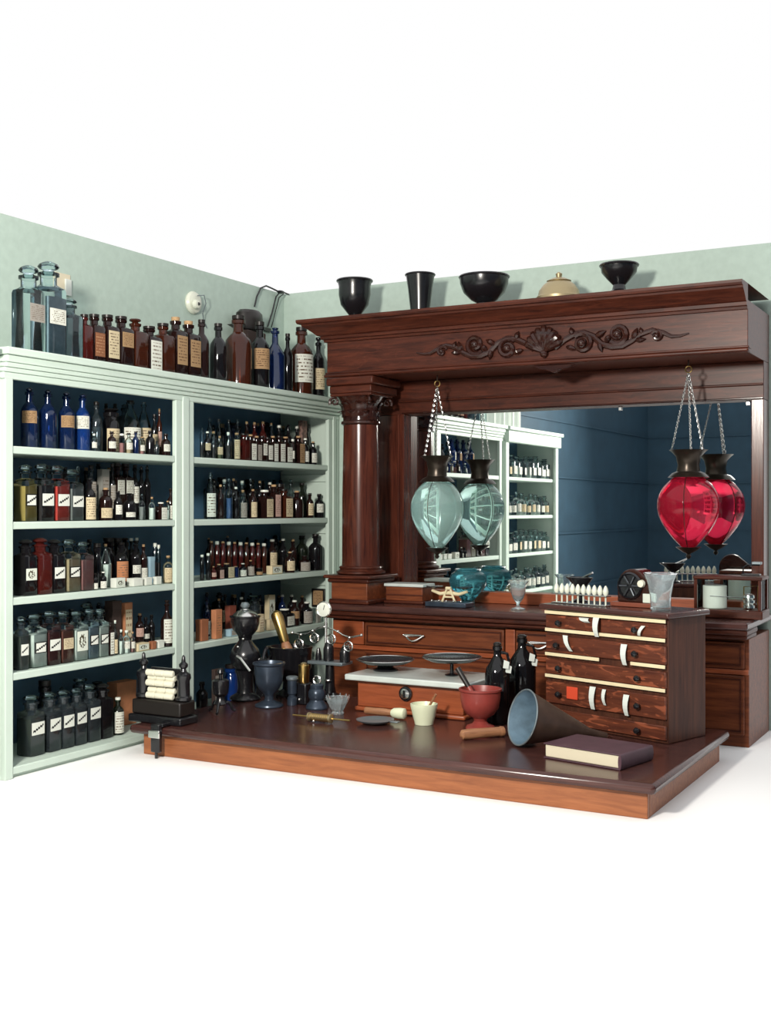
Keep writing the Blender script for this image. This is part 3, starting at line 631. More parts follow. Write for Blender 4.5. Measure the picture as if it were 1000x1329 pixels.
sp2('top_board', 'white_paint', B().box(XW + 0.002, XF + 0.035, YP0 - 0.02, YP1 + 0.01, 2.064, ZS['T']), bevel=0.004)
sp2('cornice_moulding', 'white_paint', B().box(XF - 0.02, XF + 0.02, YP0 - 0.01, YP1, 1.985, 2.063), bevel=0.006)
for lv in (1, 2, 3, 4):
    for i in range(10):
        hh = random.uniform(.125, .155); y = YP0 + 0.085 + i * 0.087
        g_, l_ = random.choice((('clear', 'white'), ('clear', 'cream'), ('grey', 'white')))
        t = thing('bottle', f'reflected clear bottle with pale label, {ORD[9 - i]} along {SHW[lv]} of the mirrored bay', 'bottle', (XF - 0.075, y, ZS[lv] + .0012), random.uniform(-.2, .2), 'clear bottles in the mirrored bay')
        for nm, b, m in make_bottle('square' if lv % 2 else 'round', .034, hh, g_, l_, 'disc', 'white' if (i + lv) % 3 else None, (.15, .5), None): b.obj(nm, m, t)
cu = B(); g = []
for z in (2.09, 2.35, 2.62):
    g.append([(XW + 0.03 + 0.012 * math.sin(k * 1.35) + .004 * math.sin(k * .37), 1.79 + k * 0.0125, z) for k in range(86)])
g2 = [[(p[0] + .003, p[1], p[2]) for p in r_] for r_ in g]
cu.patch(g, 1, 1).patch(g2, 1, 1)
tag(cu.obj('curtain', 'white_paper'), 'pleated white curtain on the wall, seen only in the mirror', 'curtain')

# ------------------------------------------------------------------ dark wooden back bar with mirror
XL, XR = -2.94, -0.985
YFZ = 4.75
bb = thing('back_bar', 'dark carved oak back bar with column, big mirror and drawers under its counter', 'back bar', (-1.95, 5.0, 0.64))
bb.location = (-1.866, 4.785, 0.6791); bb.scale = (0.957,) * 3      # drawn a little large, then set to its real size
YM = 5.12; FB = 0.5992            # mirror plane and foot of the bar in the bar's own measure
def bp(name, mat, b, parent=None, **k): return b.obj(name, mat, parent or bb, world=True, **k)
CZ = 1.103
bp('base_cabinet', 'oak_drawer', B().box(XL + 0.02, XR, 4.77, 5.175, FB, 1.032), bevel=0.003)
ctp = bp('counter', 'mahogany_top', B().box(XL - 0.015, XR + 0.012, 4.68, 5.175, 1.072, CZ), bevel=0.008)
bp('counter_moulding', 'oak', B().box(XL - 0.008, XR + 0.008, 4.695, 4.9, 1.050, 1.0718), ctp, bevel=0.006)
bp('counter_moulding', 'oak', B().box(XL + 0.002, XR + 0.004, 4.712, 4.9, 1.0325, 1.0498), ctp, bevel=0.006)
def bin_pull(x, z, y, parent):
    b = B(); n = 9
    pts = [(x - 0.045 + 0.09 * i / (n - 1), y - 0.012 - 0.016 * math.sin(PI * i / (n - 1)), z - 0.022 * math.sin(PI * i / (n - 1))) for i in range(n)]
    b.tube(pts, 0.0035, 6); b.tube([(x - 0.042, y - 0.012, z + 0.002), (x + 0.042, y - 0.012, z + 0.002)], 0.006, 8)
    for sx in (-1, 1): b.tube([(x + sx * 0.042, y + 0.001, z), (x + sx * 0.042, y - 0.014, z)], 0.004, 6); b.ball((x + sx * 0.05, y - 0.013, z + 0.002), 0.006, 8, 6)
    bp('handle', 'silver', b, parent)
def panel_front(name, x0, x1, z0, z1, mat='oak_drawer', pulls=()):
    d = bp(name, mat, B().box(x0, x1, 4.752, 4.7695, z0, z1), bevel=0.004)
    m = B(); e = 0.012
    for a in ((x0 + e, x1 - e, z0 + e, z0 + e + .006), (x0 + e, x1 - e, z1 - e - .006, z1 - e), (x0 + e, x0 + e + .006, z0 + e + .006, z1 - e - .006), (x1 - e - .006, x1 - e, z0 + e + .006, z1 - e - .006)):
        m.box(a[0], a[1], 4.7475, 4.752, a[2], a[3])
    bp('bead', 'oak', m, d, smooth=False)
    for x in pulls: bin_pull(x, (z0 + z1) / 2 + 0.004, 4.752, d)
    return d
panel_front('drawer', -2.735, -2.03, 0.912, 1.018, pulls=(-2.47,))
panel_front('drawer', -1.975, -1.27, 0.912, 1.018, pulls=(-1.86, -1.42))
panel_front('drawer', -1.225, XR - 0.015, 0.912, 1.018)
for x0, x1 in ((-2.735, -2.03), (-1.975, -1.27), (-1.225, XR - 0.015)): panel_front('door', x0, x1, FB + 0.05, 0.885)
bp('rail', 'box_wood', B().box(XL + 0.03, XR, 4.757, 4.7697, 0.888, 0.909), bevel=0.003)
for x in (-2.0025, -1.2475): bp('stile', 'box_wood', B().box(x - 0.023, x + 0.023, 4.755, 4.7697, FB, 1.022), bevel=0.003)
bp('stile', 'box_wood', B().box(XL + 0.03, -2.742, 4.755, 4.7697, 0.912, 1.022), bevel=0.003)
# pedestal and column
ped = bp('pedestal', 'oak_drawer', B().box(-2.895, -2.70, 4.715, 4.95, CZ + 0.0005, 1.215), bevel=0.004)
bp('pedestal_base', 'oak', B().box(-2.905, -2.69, 4.705, 4.955, CZ + 0.0005, CZ + 0.022), ped, bevel=0.006)
bp('pedestal_cap', 'oak', B().box(-2.925, -2.672, 4.688, 4.97, 1.222, 1.238), ped, bevel=0.005)
bp('pedestal_cap', 'oak', B().box(-2.91, -2.686, 4.702, 4.96, 1.202, 1.2219), ped, bevel=0.007)
cxx, cyy = -2.80, 4.83
colm = bp('column', 'oak_up', B().lathe([(.091, 1.262), (.0915, 1.275), (.09, 1.30), (.0895, 1.6), (.083, 1.955)], 40, (cxx, cyy, 0)), smooth=True)
bp('column_base', 'oak', B().lathe([(.108, 1.2385), (.116, 1.244), (.116, 1.252), (.104, 1.257), (.1, 1.263), (.104, 1.269), (.101, 1.276), (.0925, 1.28)], 36, (cxx, cyy, 0)), colm)
cap = bp('capital', 'carving', B().lathe([(.085, 1.945), (.095, 1.952), (.094, 1.962), (.084, 1.968), (.083, 2.0), (.09, 2.04), (.106, 2.07), (.112, 2.078)], 36, (cxx, cyy, 0)), colm)
lf = B()
for ring, (nz, zz, hh, off) in enumerate(((8, 1.965, .055, 0), (8, 1.985, .075, PI / 8))):
    for k in range(nz):
        a = off + 2 * PI * k / nz
        for sgn in (0,):
            g = []
            for i in range(6):
                f = i / 5; rr = .087 + .006 * ring + .03 * f ** 3; zc = zz + hh * (1 - (1 - f) ** 1.3) - (.016 if i == 5 else 0)
                wd = .03 * math.sin(PI * (0.25 + 0.7 * f))
                g.append([(cxx + rr * math.cos(a) - wd * q * math.sin(a) - .008 * abs(q) * math.cos(a), cyy + rr * math.sin(a) + wd * q * math.cos(a) - .008 * abs(q) * math.sin(a), zc) for q in (-1, -.5, 0, .5, 1)])
            lf = B(); o = 0
            for r_ in g: lf.v += r_
            for i in range(5):
                for j in range(4): lf.f.append((o + i * 5 + j, o + i * 5 + j + 1, o + (i + 1) * 5 + j + 1, o + (i + 1) * 5 + j))
            bp('acanthus_leaf', 'carving', lf, colm)
for sx in (-1, 1):
    for sy in (-1, 1):
        c = Vector((cxx + sx * .092, cyy + sy * .092, 2.055)); d = Vector((sx, sy, 0)).normalized()
        pts = []; rr = []
        for i in range(22):
            a = -0.6 + i * 0.42; R = .024 * (1 - i / 25)
            pts.append(c + d * (R * math.cos(a)) + Vector((0, 0, R * math.sin(a)))); rr.append(.0075 * (1 - .5 * i / 22))
        bp('volute', 'carving', B().tube(pts, rr, 6), colm)
bp('abacus', 'oak', B().box(cxx - .112, cxx + .112, cyy - .1, cyy + .112, 2.079, 2.092), colm, bevel=0.004)
# block over the capital, frieze, cornice
bp('impost_block', 'oak', B().box(-2.918, -2.69, 4.735, 4.99, 2.0925, 2.13), bevel=0.006)
bp('impost_block', 'oak', B().box(-2.93, -2.675, 4.722, 5.0, 2.1305, 2.169), bevel=0.008)
fz = bp('frieze', 'oak', B().box(XL, XR, YFZ, 5.175, 2.17, 2.377), bevel=0.002)
bp('frieze_moulding', 'oak', B().box(XL - .012, XR + .004, YFZ - .014, YFZ + .05, 2.1715, 2.187), fz, bevel=0.006)
bp('frieze_moulding', 'oak', B().box(XL - .006, XR + .004, YFZ - .007, YFZ + .05, 2.1875, 2.196), fz, bevel=0.003)
prof = [(.0, 2.338), (.010, 2.340), (.012, 2.350), (.022, 2.353), (.024, 2.366), (.036, 2.370), (.05, 2.384), (.072, 2.402), (.088, 2.412), (.09, 2.420), (.104, 2.422), (.108, 2.430), (.108, 2.441), (0.0, 2.442)]
cn = B(); n = len(prof)
for p, z in prof: cn.v += [(XL - p, 5.175, z), (XL - p, YFZ - p, z), (XR, YFZ - p, z)]
for i in range(n - 1):
    for k in range(2): cn.f.append((3 * i + k, 3 * i + k + 1, 3 * i + k + 4, 3 * i + k + 3))
cn.f.append(tuple(3 * i + 2 for i in range(n))); cn.f.append(tuple(3 * i for i in range(n - 1, -1, -1)))
o = len(cn.v); cn.v += [(XL, 5.175, 2.442), (XL, YFZ, 2.442), (XR, YFZ, 2.442), (XR, 5.175, 2.442)]; cn.f.append((o, o + 1, o + 2, o + 3))
bp('cornice', 'oak', cn, angle=25)
# carved shell and scrolls on the frieze
SX, SZ, SY = -1.838, 2.272, YFZ
orn = B()
def spiral(cx, cz, R, turns, start, sgn, r0):
    pts = []; rr = []; N = int(14 * turns)
    for i in range(N + 1):
        f = i / N; a = start + sgn * 2 * PI * turns * f; q = R * (1 - .86 * f)
        pts.append((cx + q * math.cos(a), SY - .004 - .010 * f, cz + q * math.sin(a))); rr.append(r0 * (1 - .35 * f))
    return pts, rr
def leaf(x, z, ang, ln, wd):
    pts = [(x + ln * f * math.cos(ang), SY - .006 - .008 * math.sin(PI * f), z + ln * f * math.sin(ang)) for f in (0, .25, .5, .75, 1)]
    wd *= 1.35; orn.tube(pts, [wd * .4, wd, wd * 1.1, wd * .7, wd * .15], 7)
for sg in (-1, 1):
    orn = B()
    def C(dx, z): return (SX + sg * dx, z)
    for (dx, z, R, tr, st, dr, r0) in ((.17, 2.25, .046, 1.5, PI * .75, -1, .014), (.325, 2.278, .046, 1.5, -PI * .75, 1, .014), (.49, 2.258, .026, 1.2, PI * .9, -1, .010)):
        x, zz = C(dx, z)
        p, rr = spiral(x, zz, R, tr, st if sg > 0 else PI - st, dr * sg, r0); orn.tube(p, rr, 7)
        orn.ball((x, SY - .014, zz), R * .42, 12, 8)
    stem = [(.05, 2.235), (.09, 2.268), (.13, 2.288), (.175, 2.294), (.22, 2.275), (.255, 2.24), (.3, 2.226), (.345, 2.226), (.385, 2.245), (.42, 2.27), (.47, 2.284), (.515, 2.27), (.55, 2.252), (.585, 2.252), (.62, 2.26)]
    orn.tube([(C(a, b)[0], SY - .004, b) for a, b in stem], [.009, .013, .014, .014, .014, .014, .014, .013, .012, .012, .011, .010, .008, .006, .003], 8)
    for dx, z, an, ln, wd in ((.23, 2.272, .5, .05, .009), (.245, 2.25, -1.3, .045, .008), (.13, 2.288, 1.9, .035, .008), (.39, 2.25, 1.2, .05, .009), (.40, 2.245, .1, .045, .007), (.27, 2.245, .9, .045, .008), (.1, 2.24, -.3, .05, .008), (.43, 2.27, 1.9, .03, .006)):
        leaf(SX + sg * dx, z, an if sg > 0 else PI - an, ln, wd)
    bp('carved_scroll', 'carving', orn, fz)

sh = B()
for k in range(9):
    a = PI / 2 + (k - 4) * 0.27
    ln = .112 - .005 * abs(k - 4)
    sh.tube([(SX + d * ln * math.cos(a), SY - .004 - .022 * math.sin(PI * (.15 + .7 * d)), 2.222 + d * ln * math.sin(a)) for d in (.05, .3, .6, .85, 1)], [.005, .010, .0155, .018, .010], 8)
sh.ball((SX, SY - .012, 2.216), .018, 10, 8)
bp('carved_shell', 'carving', sh, fz)
pd = B().prism([(SX + .03 + a, b) for a, b in ((-.09, 2.1695), (.09, 2.1695), (.06, 2.155), (.03, 2.150), (0, 2.135), (-.03, 2.150), (-.06, 2.155))], YFZ + .02, YFZ + .05)
bp('pendant', 'carving', pd, smooth=False)
# header, frame, mirror
YH = 5.06
bp('header', 'oak', B().box(XL, XR, YH, 5.175, 2.01, 2.1695), bevel=0.002)
bp('header_moulding', 'oak', B().box(-2.72, XR, YH - .012, YH - .0002, 2.067, 2.077), bevel=0.004)
bp('header_moulding', 'carving', B().box(-2.70, XR, YH - .008, YH - .0002, 2.01, 2.018), bevel=0.003)
bp('side_panel', 'oak_up', B().box(XL, -2.7165, YH + .01, 5.175, CZ + .0005, 2.0098), bevel=0.002)
bp('frame_stile', 'oak_up', B().box(-2.716, -2.6835, YH - .01, 5.175, CZ + .0005, 2.0098), bevel=0.003)
for x in (-2.714, -2.689): bp('frame_bead', 'oak_up', B().lathe([(.007, CZ + .001), (.007, 2.0098)], 10, (x, YH - .012, 0)))
bp('frame_stile', 'oak_up', B().box(-1.036, XR, YH, 5.175, CZ + .0005, 2.0098), bevel=0.003)
bp('bottom_rail', 'box_wood', B().box(-2.683, -1.0365, YH + .01, 5.175, CZ + .0005, 1.156), bevel=0.003)
bp('mirror_glass', 'mirror', B().box(-2.683, -1.0365, YM, YM + .005, 1.1562, 2.0098), smooth=False)
for i, x in enumerate((-1.62, -1.06)): bp('mirror_clip', 'silver', B().box(x - .008, x + .008, YM - .008, YM - .0002, 1.99, 2.0098), bevel=0.002)

# ------------------------------------------------------------------ urns on the cornice
def stand_on(name, label, cat, x, y, z, prof, mat, seg=28, part='body', extra=None, flute=0, nfl=0):
    t = thing(name, label, cat, (x, y, z)); t.scale = (.96,) * 3; B().lathe(prof, seg, flute=flute, nfl=nfl).obj(part, mat, t)
    return t
UZ = 2.4045; UY = 4.72
x, s = on_y(460, UY)
t = stand_on('urn', 'black footed urn at the left end of the cornice', 'urn', x, UY, UZ, [(.05, 0), (.052, .012), (.03, .025), (.024, .045), (.04, .065), (.068, .10), (.078, .15), (.078, .19), (.084, .215)], 'black_iron')
B().ring((0, 0, .217), .084, .006, 'z', 28, 6).obj('rim', 'black_iron', t)
x, s = on_y(545, UY)
t = stand_on('vase', 'black straight tapering vase second on the cornice', 'vase', x, UY, UZ, [(.05, 0), (.054, .012), (.046, .02), (.047, .05), (.058, .15), (.068, .21)], 'black_iron')
B().ring((0, 0, .212), .068, .005, 'z', 28, 6).obj('rim', 'black_iron', t)
x, s = on_y(628, UY)
t = stand_on('urn', 'wide black bowl urn on a low foot, middle of the cornice', 'urn', x, UY, UZ, [(.07, 0), (.072, .01), (.06, .02), (.035, .035), (.032, .05), (.06, .065), (.095, .10), (.11, .14), (.112, .17)], 'black_iron')
B().ring((0, 0, .17), .112, .006, 'z', 28, 6).obj('rim', 'black_iron', t)
x, s = on_y(725, UY)
t = stand_on('pot', 'squat dull brass pot on the cornice above the shell', 'pot', x, UY, UZ, [(.1, 0), (.107, .008), (.107, .03), (.1, .036), (.1, .046), (.092, .055), (.088, .075), (.07, .1), (.05, .115)], 'dull_brass')
B().lathe([(.05, .114), (.055, .118), (.03, .13), (.012, .135), (.015, .15), (.004, .158)], 20).obj('lid', 'dull_brass', t)
x, s = on_y(803, UY)
t = stand_on('urn', 'black urn with spreading foot, rightmost on the cornice', 'urn', x, UY, UZ, [(.085, 0), (.088, .012), (.06, .035), (.03, .055), (.026, .075), (.05, .1), (.075, .13), (.08, .16)], 'black_iron')
B().ring((0, 0, .16), .08, .006, 'z', 28, 6).obj('rim', 'black_iron', t)

# ------------------------------------------------------------------ hanging show globes
def chain(p0, p1, link=0.015):
    b = B(); p0, p1 = Vector(p0), Vector(p1); d = p1 - p0; n = max(2, int(d.length / (link * .74))); dn = d.normalized()
    x = dn.orthogonal().normalized(); y = dn.cross(x)
    for i in range(n):
        c = p0 + d * ((i + .5) / n); a = x if i % 2 else y
        pts = [c + dn * (link * .5 * math.cos(q)) + a * (link * .24 * math.sin(q)) for q in [2 * PI * k / 8 for k in range(8)]]
        b.tube(pts, .0016, 4, True)
    return b
def globe(u, Y, vneck, vbot, label, mat, straps):
    x, s = on_y(u, Y); k = s / F
    ztop = zat(vneck, s); zbot = zat(vbot, s); H = ztop - zbot; R = 0.5 * straps * k
    t = thing('show_globe', label, 'show globe', (x, Y, zbot))
    zr = 2.105
    pr = []
    for i in range(19):
        f = i / 18; a = PI * f
        rr = R * math.sin(PI * f ** 1.28) ** (.6 if f < .58 else .52) if 0 < f < 1 else 0
        pr.append((max(.034 if f > .5 else .02, rr), H * (.06 + .73 * f)))
    g = B().lathe(pr, 40).obj('globe', mat, t)
    nk = B().lathe([(R * .66, H * .745), (R * .52, H * .785), (R * .38, H * .80), (R * .34, H * .86), (R * .4, H * .94), (R * .56, H * .988), (R * .62, H)], 28, flute=.04, nfl=16).obj('crown', 'bronze', t)
    B().lathe([(.004, -.004), (.011, .006), (.006, .014), (.016, .022), (.02, H * .05), (.036, H * .075), (.05, H * .10)], 20).obj('finial', 'bronze', t)
    for j in range(3):
        a = -PI / 2 + j * 2 * PI / 3 + .1
        B().tube([((r_ + .0015) * math.cos(a), (r_ + .0015) * math.sin(a), z_) for r_, z_ in pr[1:-1]], .0016, 5).obj('strap', 'bronze', t)
    B().ring((0, 0, zr - zbot), .013, .0025, 'y', 18, 6).obj('ring', 'brass', t)
    B().tube([(0, 0, zr - zbot + .013), (0, 0, zr - zbot + .03), (0, 0, 2.1428 - zbot)], .003, 6).obj('hook', 'bronze', t)
    for j in range(3):
        a = 2 * PI * j / 3 + .9
        chain((0, 0, zr - zbot - .012), (R * .58 * math.cos(a), R * .58 * math.sin(a), H * .998)).obj('chain', 'silver', t, smooth=False)
    return t
YG = 4.67
globe(567, YG, 592, 724, 'clear greenish glass show globe hanging from chains, left of the mirror', 'globe_water', 69)
globe(893, YG, 584, 724, 'red glass show globe hanging from chains, right of the mirror', 'globe_red', 80)

# ------------------------------------------------------------------ the work table
tb = thing('work_table', 'long low work table with dark mahogany top and orange-brown apron', 'table', (-1.8, 3.8, FZ))
TX0, TX1, TY0, TY1 = -2.93, -0.955, 3.34, 4.30
B().box(TX0, TX1, TY0, TY1, TABLE_Z - 0.032, TABLE_Z).obj('table_top', 'mahogany_top', tb, world=True, bevel=0.013)
ap = B().box(TX0 + .045, TX1 - .03, TY0 + .03, TY0 + .052, FZ, TABLE_Z - 0.0325).obj('apron', 'apron_wood', tb, world=True, bevel=0.003)
B().box(TX0 + .045, TX1 - .03, TY1 - .052, TY1 - .03, FZ, TABLE_Z - 0.0325).obj('apron', 'apron_wood', tb, world=True, bevel=0.003)
for x in (TX0 + .045, TX1 - .052): B().box(x, x + .022, TY0 + .0525, TY1 - .0525, FZ, TABLE_Z - 0.0325).obj('apron', 'apron_wood', tb, world=True, bevel=0.003)

TZ = TABLE_Z + 0.0006
def at(name, label, cat, u, v, rz=0.0):
    x, y, k = T(u, v); return thing(name, label, cat, (x, y, TZ), rz), k
# press with two standards and rows of pale rolls
t, k = at('pill_press', 'black iron press with two rows of cream rolls, left end of table', 'press', 212, 937, 0.0)
B().box(-.125, .125, -.055, .05, 0, .03).obj('base', 'black_iron', t, bevel=.006)
B().box(-.115, .115, -.045, .045, .0305, .085).obj('bed', 'black_wood', t, bevel=.006)
for sx in (-1, 1):
    B().lathe([(.024, .0855), (.03, .09), (.03, .10), (.024, .105), (.023, .16), (.028, .17), (.026, .185), (.012, .195), (.009, .205), (.016, .212), (.017, .222), (.008, .23), (.006, .25), (.002, .256)], 18, (sx * .085 + (.01 if sx > 0 else -.01), 0, 0)).obj('standard', 'black_iron', t)
for zz, nr in ((.108, 2), (.155, 3)):
    for i in range(3):
        for q in range(nr if zz > .12 else 2):
            r_ = .0125
            B().lathe([(r_ * .6, -.021), (r_, -.017), (r_, .017), (r_ * .6, .021)], 12, (0, 0, 0), ax='x').obj('roll', 'porcelain', t, loc=(-.043 + .043 * i, -.02 + .012 * (q % 2), zz + q * .019 - .008))
B().box(-.075, .075, -.012, .03, .1315, .137).obj('shelf_bar', 'black_iron', t, bevel=.002)
B().box(-.072, .072, .012, .026, .086, .2).obj('back_plate', 'black_iron', t, bevel=.002)
# clamp on the table edge
t = thing('table_clamp', 'black iron clamp with silver plate gripping the table edge', 'clamp', (-2.79, TY0 - .0005, FZ + .001))
B().box(-.02, .02, -.02, -.0005, .022, .125).obj('jaw', 'black_iron', t, bevel=.004)
B().box(-.026, .026, -.0265, -.0205, .075, .103).obj('plate', 'silver', t, bevel=.003)
B().tube([(0, -.01, .0), (0, -.01, .02)], .006, 8).obj('screw', 'black_iron', t)
B().box(-.02, .02, -.0005, .05, .1115, .125).obj('upper_jaw', 'black_iron', t, bevel=.003)
# coffee-mill style drug grinder
t, k = at('drug_mill', 'tall black drug grinding mill with wide hopper and domed tin lid', 'grinder', 318, 908, 0.25)
B().lathe([(.062, 0), (.066, .006), (.06, .016), (.035, .03), (.03, .05), (.034, .10), (.045, .125)], 24).obj('stand', 'black_iron', t)
B().lathe([(.036, .1255), (.058, .15), (.066, .18), (.056, .212), (.034, .238), (.026, .25), (.03, .262)], 26).obj('grinding_body', 'black_iron', t)
B().lathe([(.028, .2625), (.034, .272), (.052, .293), (.06, .318), (.061, .342), (.066, .345), (.066, .35), (.02, .351)], 28).obj('hopper', 'black_iron', t)
ld_ = B().lathe([(.054, .3515), (.05, .358), (.035, .37), (.016, .376), (.014, .38)], 26).obj('lid', 'silver', t)
B().lathe([(.008, .3805), (.018, .388), (.02, .396), (.012, .406), (.002, .408)], 16).obj('knob', 'pewter', ld_)
B().tube([(-.01, -.069, .19), (.01, -.075, .18), (.055, -.085, .132)], [.006, .0055, .005], 8).obj('crank', 'silver', t)
fw = B().ring((.1, 0, .17), .052, .007, 'x', 26, 8)
for i in range(4):
    a = i * PI / 2 + .4; fw.tube([(.1, 0, .17), (.1, .05 * math.cos(a), .17 + .05 * math.sin(a))], .005, 6)
fw.tube([(.05, 0, .17), (.112, 0, .17)], .009, 10)
fw.obj('flywheel', 'black_iron', t)
for x_, z_ in ((-.014, .225), (.004, .257)): B().ball((x_, -.047 if z_ < .24 else -.032, z_), .006, 10, 8).obj('bolt', 'silver', t)
# small cast iron stand
t, k = at('burner_stand', 'small black cast-iron stand on three curled feet before the mill', 'stand', 286, 925, 0.4)
B().lathe([(.02, .03), (.026, .035), (.018, .05), (.016, .062), (.03, .075), (.034, .1), (.034, .125), (.028, .13)], 20).obj('cup', 'black_iron', t)
for i in range(3):
    a = i * 2 * PI / 3 - PI / 2
    B().tube([(r_ * math.cos(a), r_ * math.sin(a), z_) for r_, z_ in ((.015, .034), (.03, .04), (.042, .025), (.05, .008), (.058, .0055), (.061, .011))], [.007, .007, .006, .0055, .005, .003], 8).obj('foot', 'black_iron', t)
B().lathe([(.006, .1305), (.007, .15), (.014, .156), (.011, .168), (.003, .174)], 14).obj('finial', 'black_iron', t)
t, k = at('black_canister', 'squat black canister with bright highlight under the mill', 'canister', 341, 903, 0.0)
B().lathe([(.03, 0), (.032, .004), (.032, .065), (.028, .075), (.015, .082)], 22).obj('body', 'black_iron', t)
B().lathe([(.016, .0825), (.017, .09), (.008, .096)], 14).obj('cap', 'black_iron', t)
# blue iron mortar in front, big black mortar behind it
t, k = at('iron_mortar', 'blue-grey iron mortar goblet on a wide round foot', 'mortar', 349, 917, 0.0)
B().lathe([(.056, 0), (.058, .004), (.056, .01), (.038, .017), (.02, .026), (.017, .04), (.022, .052), (.04, .07), (.053, .095), (.058, .13), (.06, .165), (.066, .172), (.066, .178), (.058, .179), (.054, .165), (.05, .11), (.02, .08)], 36).obj('bowl', 'blue_iron', t)
t, k = at('large_mortar', 'wide black mortar holding a brass-banded wooden pestle', 'mortar', 377, 903, 0.0)
B().lathe([(.06, 0), (.062, .008), (.05, .018), (.035, .03), (.033, .06), (.045, .08), (.07, .095), (.088, .12), (.092, .2), (.095, .205), (.095, .211), (.086, .212), (.084, .2), (.07, .12), (.03, .1)], 40).obj('bowl', 'black_iron', t)
px_, py_, _ = T(377, 903)
t2 = thing('pestle', 'leaning wooden pestle with gilt shaft in the large black mortar', 'pestle', (px_, py_, TZ + .115))
d0, d1 = Vector((.02, -.01, .0)), Vector((-.075, -.005, .245))
def along(a, b, fr): return [a + (b - a) * f for f in fr]
B().tube(along(d0, d1, (0.02, .1, .3, .42, .46)), [.012, .022, .026, .02, .016], 14).obj('head', 'turned_wood', t2)
B().tube(along(d0, d1, (.462, .5, .7, .88, .96, 1.0)), [.018, .02, .023, .026, .021, .008], 14).obj('shaft', 'brass', t2)
# little pots between the mortar and the balance
t, k = at('slim_canister', 'slim dark canister with pewter collar beside the black mortar', 'canister', 379, 915, 0.0)
B().lathe([(.02, 0), (.021, .004), (.02, .03), (.014, .035), (.014, .042), (.019, .047), (.0195, .1)], 20).obj('body', 'blue_iron', t)
B().lathe([(.0205, .1005), (.025, .106), (.025, .114), (.018, .118)], 20).obj('collar', 'pewter', t)
t, k = at('block_stand', 'black iron block carrying a brass cylinder weight', 'stand', 394, 914, 0.0)
B().box(-.026, .026, -.024, .024, 0, .088).obj('block', 'black_iron', t, bevel=.006)
B().ball((-.005, -.026, .022), .006, 10, 8).obj('bolt', 'silver', t)
xb, yb, kb = T(394, 914)
t = thing('brass_cylinder', 'short brass cylinder standing on the black iron block', 'weight', (xb, yb, TZ + .0888))
B().lathe([(.021, 0), (.0225, .004), (.0225, .07), (.02, .073)], 24).obj('body', 'brass', t)
B().lathe([(.012, .0732), (.013, .078), (.006, .082)], 14).obj('knob', 'dull_brass', t)
t, k = at('footed_weight', 'blue-black footed iron weight beside the cut glass bowl', 'weight', 411, 920, 0.0)
B().lathe([(.043, 0), (.045, .006), (.04, .018), (.03, .03), (.028, .036), (.034, .05), (.034, .068), (.026, .08), (.027, .095), (.02, .1)], 26).obj('body', 'blue_iron', t)
B().ring((0, 0, .115), .016, .004, 'y', 16, 6).obj('ring_handle', 'silver', t)
# dispensing balance with round dial and wheels
t, k = at('dial_balance', 'black balance stand with round white dial, swagged silver beam and spoked wheels', 'balance', 428, 908, 0.0)
q = k
def Z(v): return (908 - v) * q
def Xp(u): return (u - 428) * q * 1.03
B().lathe([(.055, 0), (.058, .006), (.05, .016), (.026, .03), (.02, .06), (.018, Z(862))], 24).obj('pillar', 'black_iron', t)
B().box(-.085, .085, -.045, .045, Z(862) + .0005, Z(858) + .001).obj('platform', 'pewter', t, bevel=.003)
B().tube([(Xp(422), 0, Z(857)), (Xp(422), 0, Z(802))], .0055, 10).obj('mast', 'silver', t)
di = B().lathe([(.03, -.006), (.033, -.004), (.033, .004), (.03, .006)], 32, (0, 0, 0), ax='y').obj('dial', 'white_enamel', t, loc=(Xp(421), -.008, Z(791)))
B().ring((0, -.006, 0), .032, .0025, 'y', 30, 6).obj('bezel', 'silver', di)
B().tube([(0, -.0075, -.002), (.006, -.0075, .018)], .0012, 5).obj('needle', 'black_iron', di)
bm = [(372, 824), (378, 825), (385, 826), (395, 824), (403, 820), (410, 816), (420, 814), (430, 816), (440, 819), (447, 823), (457, 826), (466, 824), (474, 822)]
bmo = B().tube([(Xp(a), -.002, Z(b)) for a, b in bm], .0035, 8)
for a, b in bm[::2]: bmo.ball((Xp(a), -.002, Z(b)), .0065, 8, 6)
bmo.obj('beam', 'silver', t)
for a, b in ((384, 838), (407, 829), (432, 829), (457, 837)):
    wh = B().ring((0, 0, 0), 6.2 * q, .0032, 'y', 22, 6)
    for i in range(3):
        an = i * PI / 3; wh.tube([(-6 * q * math.cos(an), 0, -6 * q * math.sin(an)), (6 * q * math.cos(an), 0, 6 * q * math.sin(an))], .0018, 5)
    wh.tube([(0, 0, 6 * q), (0, .002, 11 * q)], .0018, 5)
    wh.obj('wheel', 'silver', t, loc=(Xp(a), -.012, Z(b)))
for a, w_, v0 in ((426, 7, 832), (450, 7, 836), (411, 4, 842)):
    B().lathe([(w_ * q, Z(857.6)), (w_ * q, Z(v0 + 10)), (w_ * q * .75, Z(v0 + 5)), (w_ * q * .4, Z(v0))], 18, (Xp(a), .0, 0)).obj('cylinder', 'black_iron', t)
B().ball((Xp(430), -.03, Z(882)), .009, 10, 8, (1.6, 1, .8)).obj('adjusting_screw', 'silver', t)
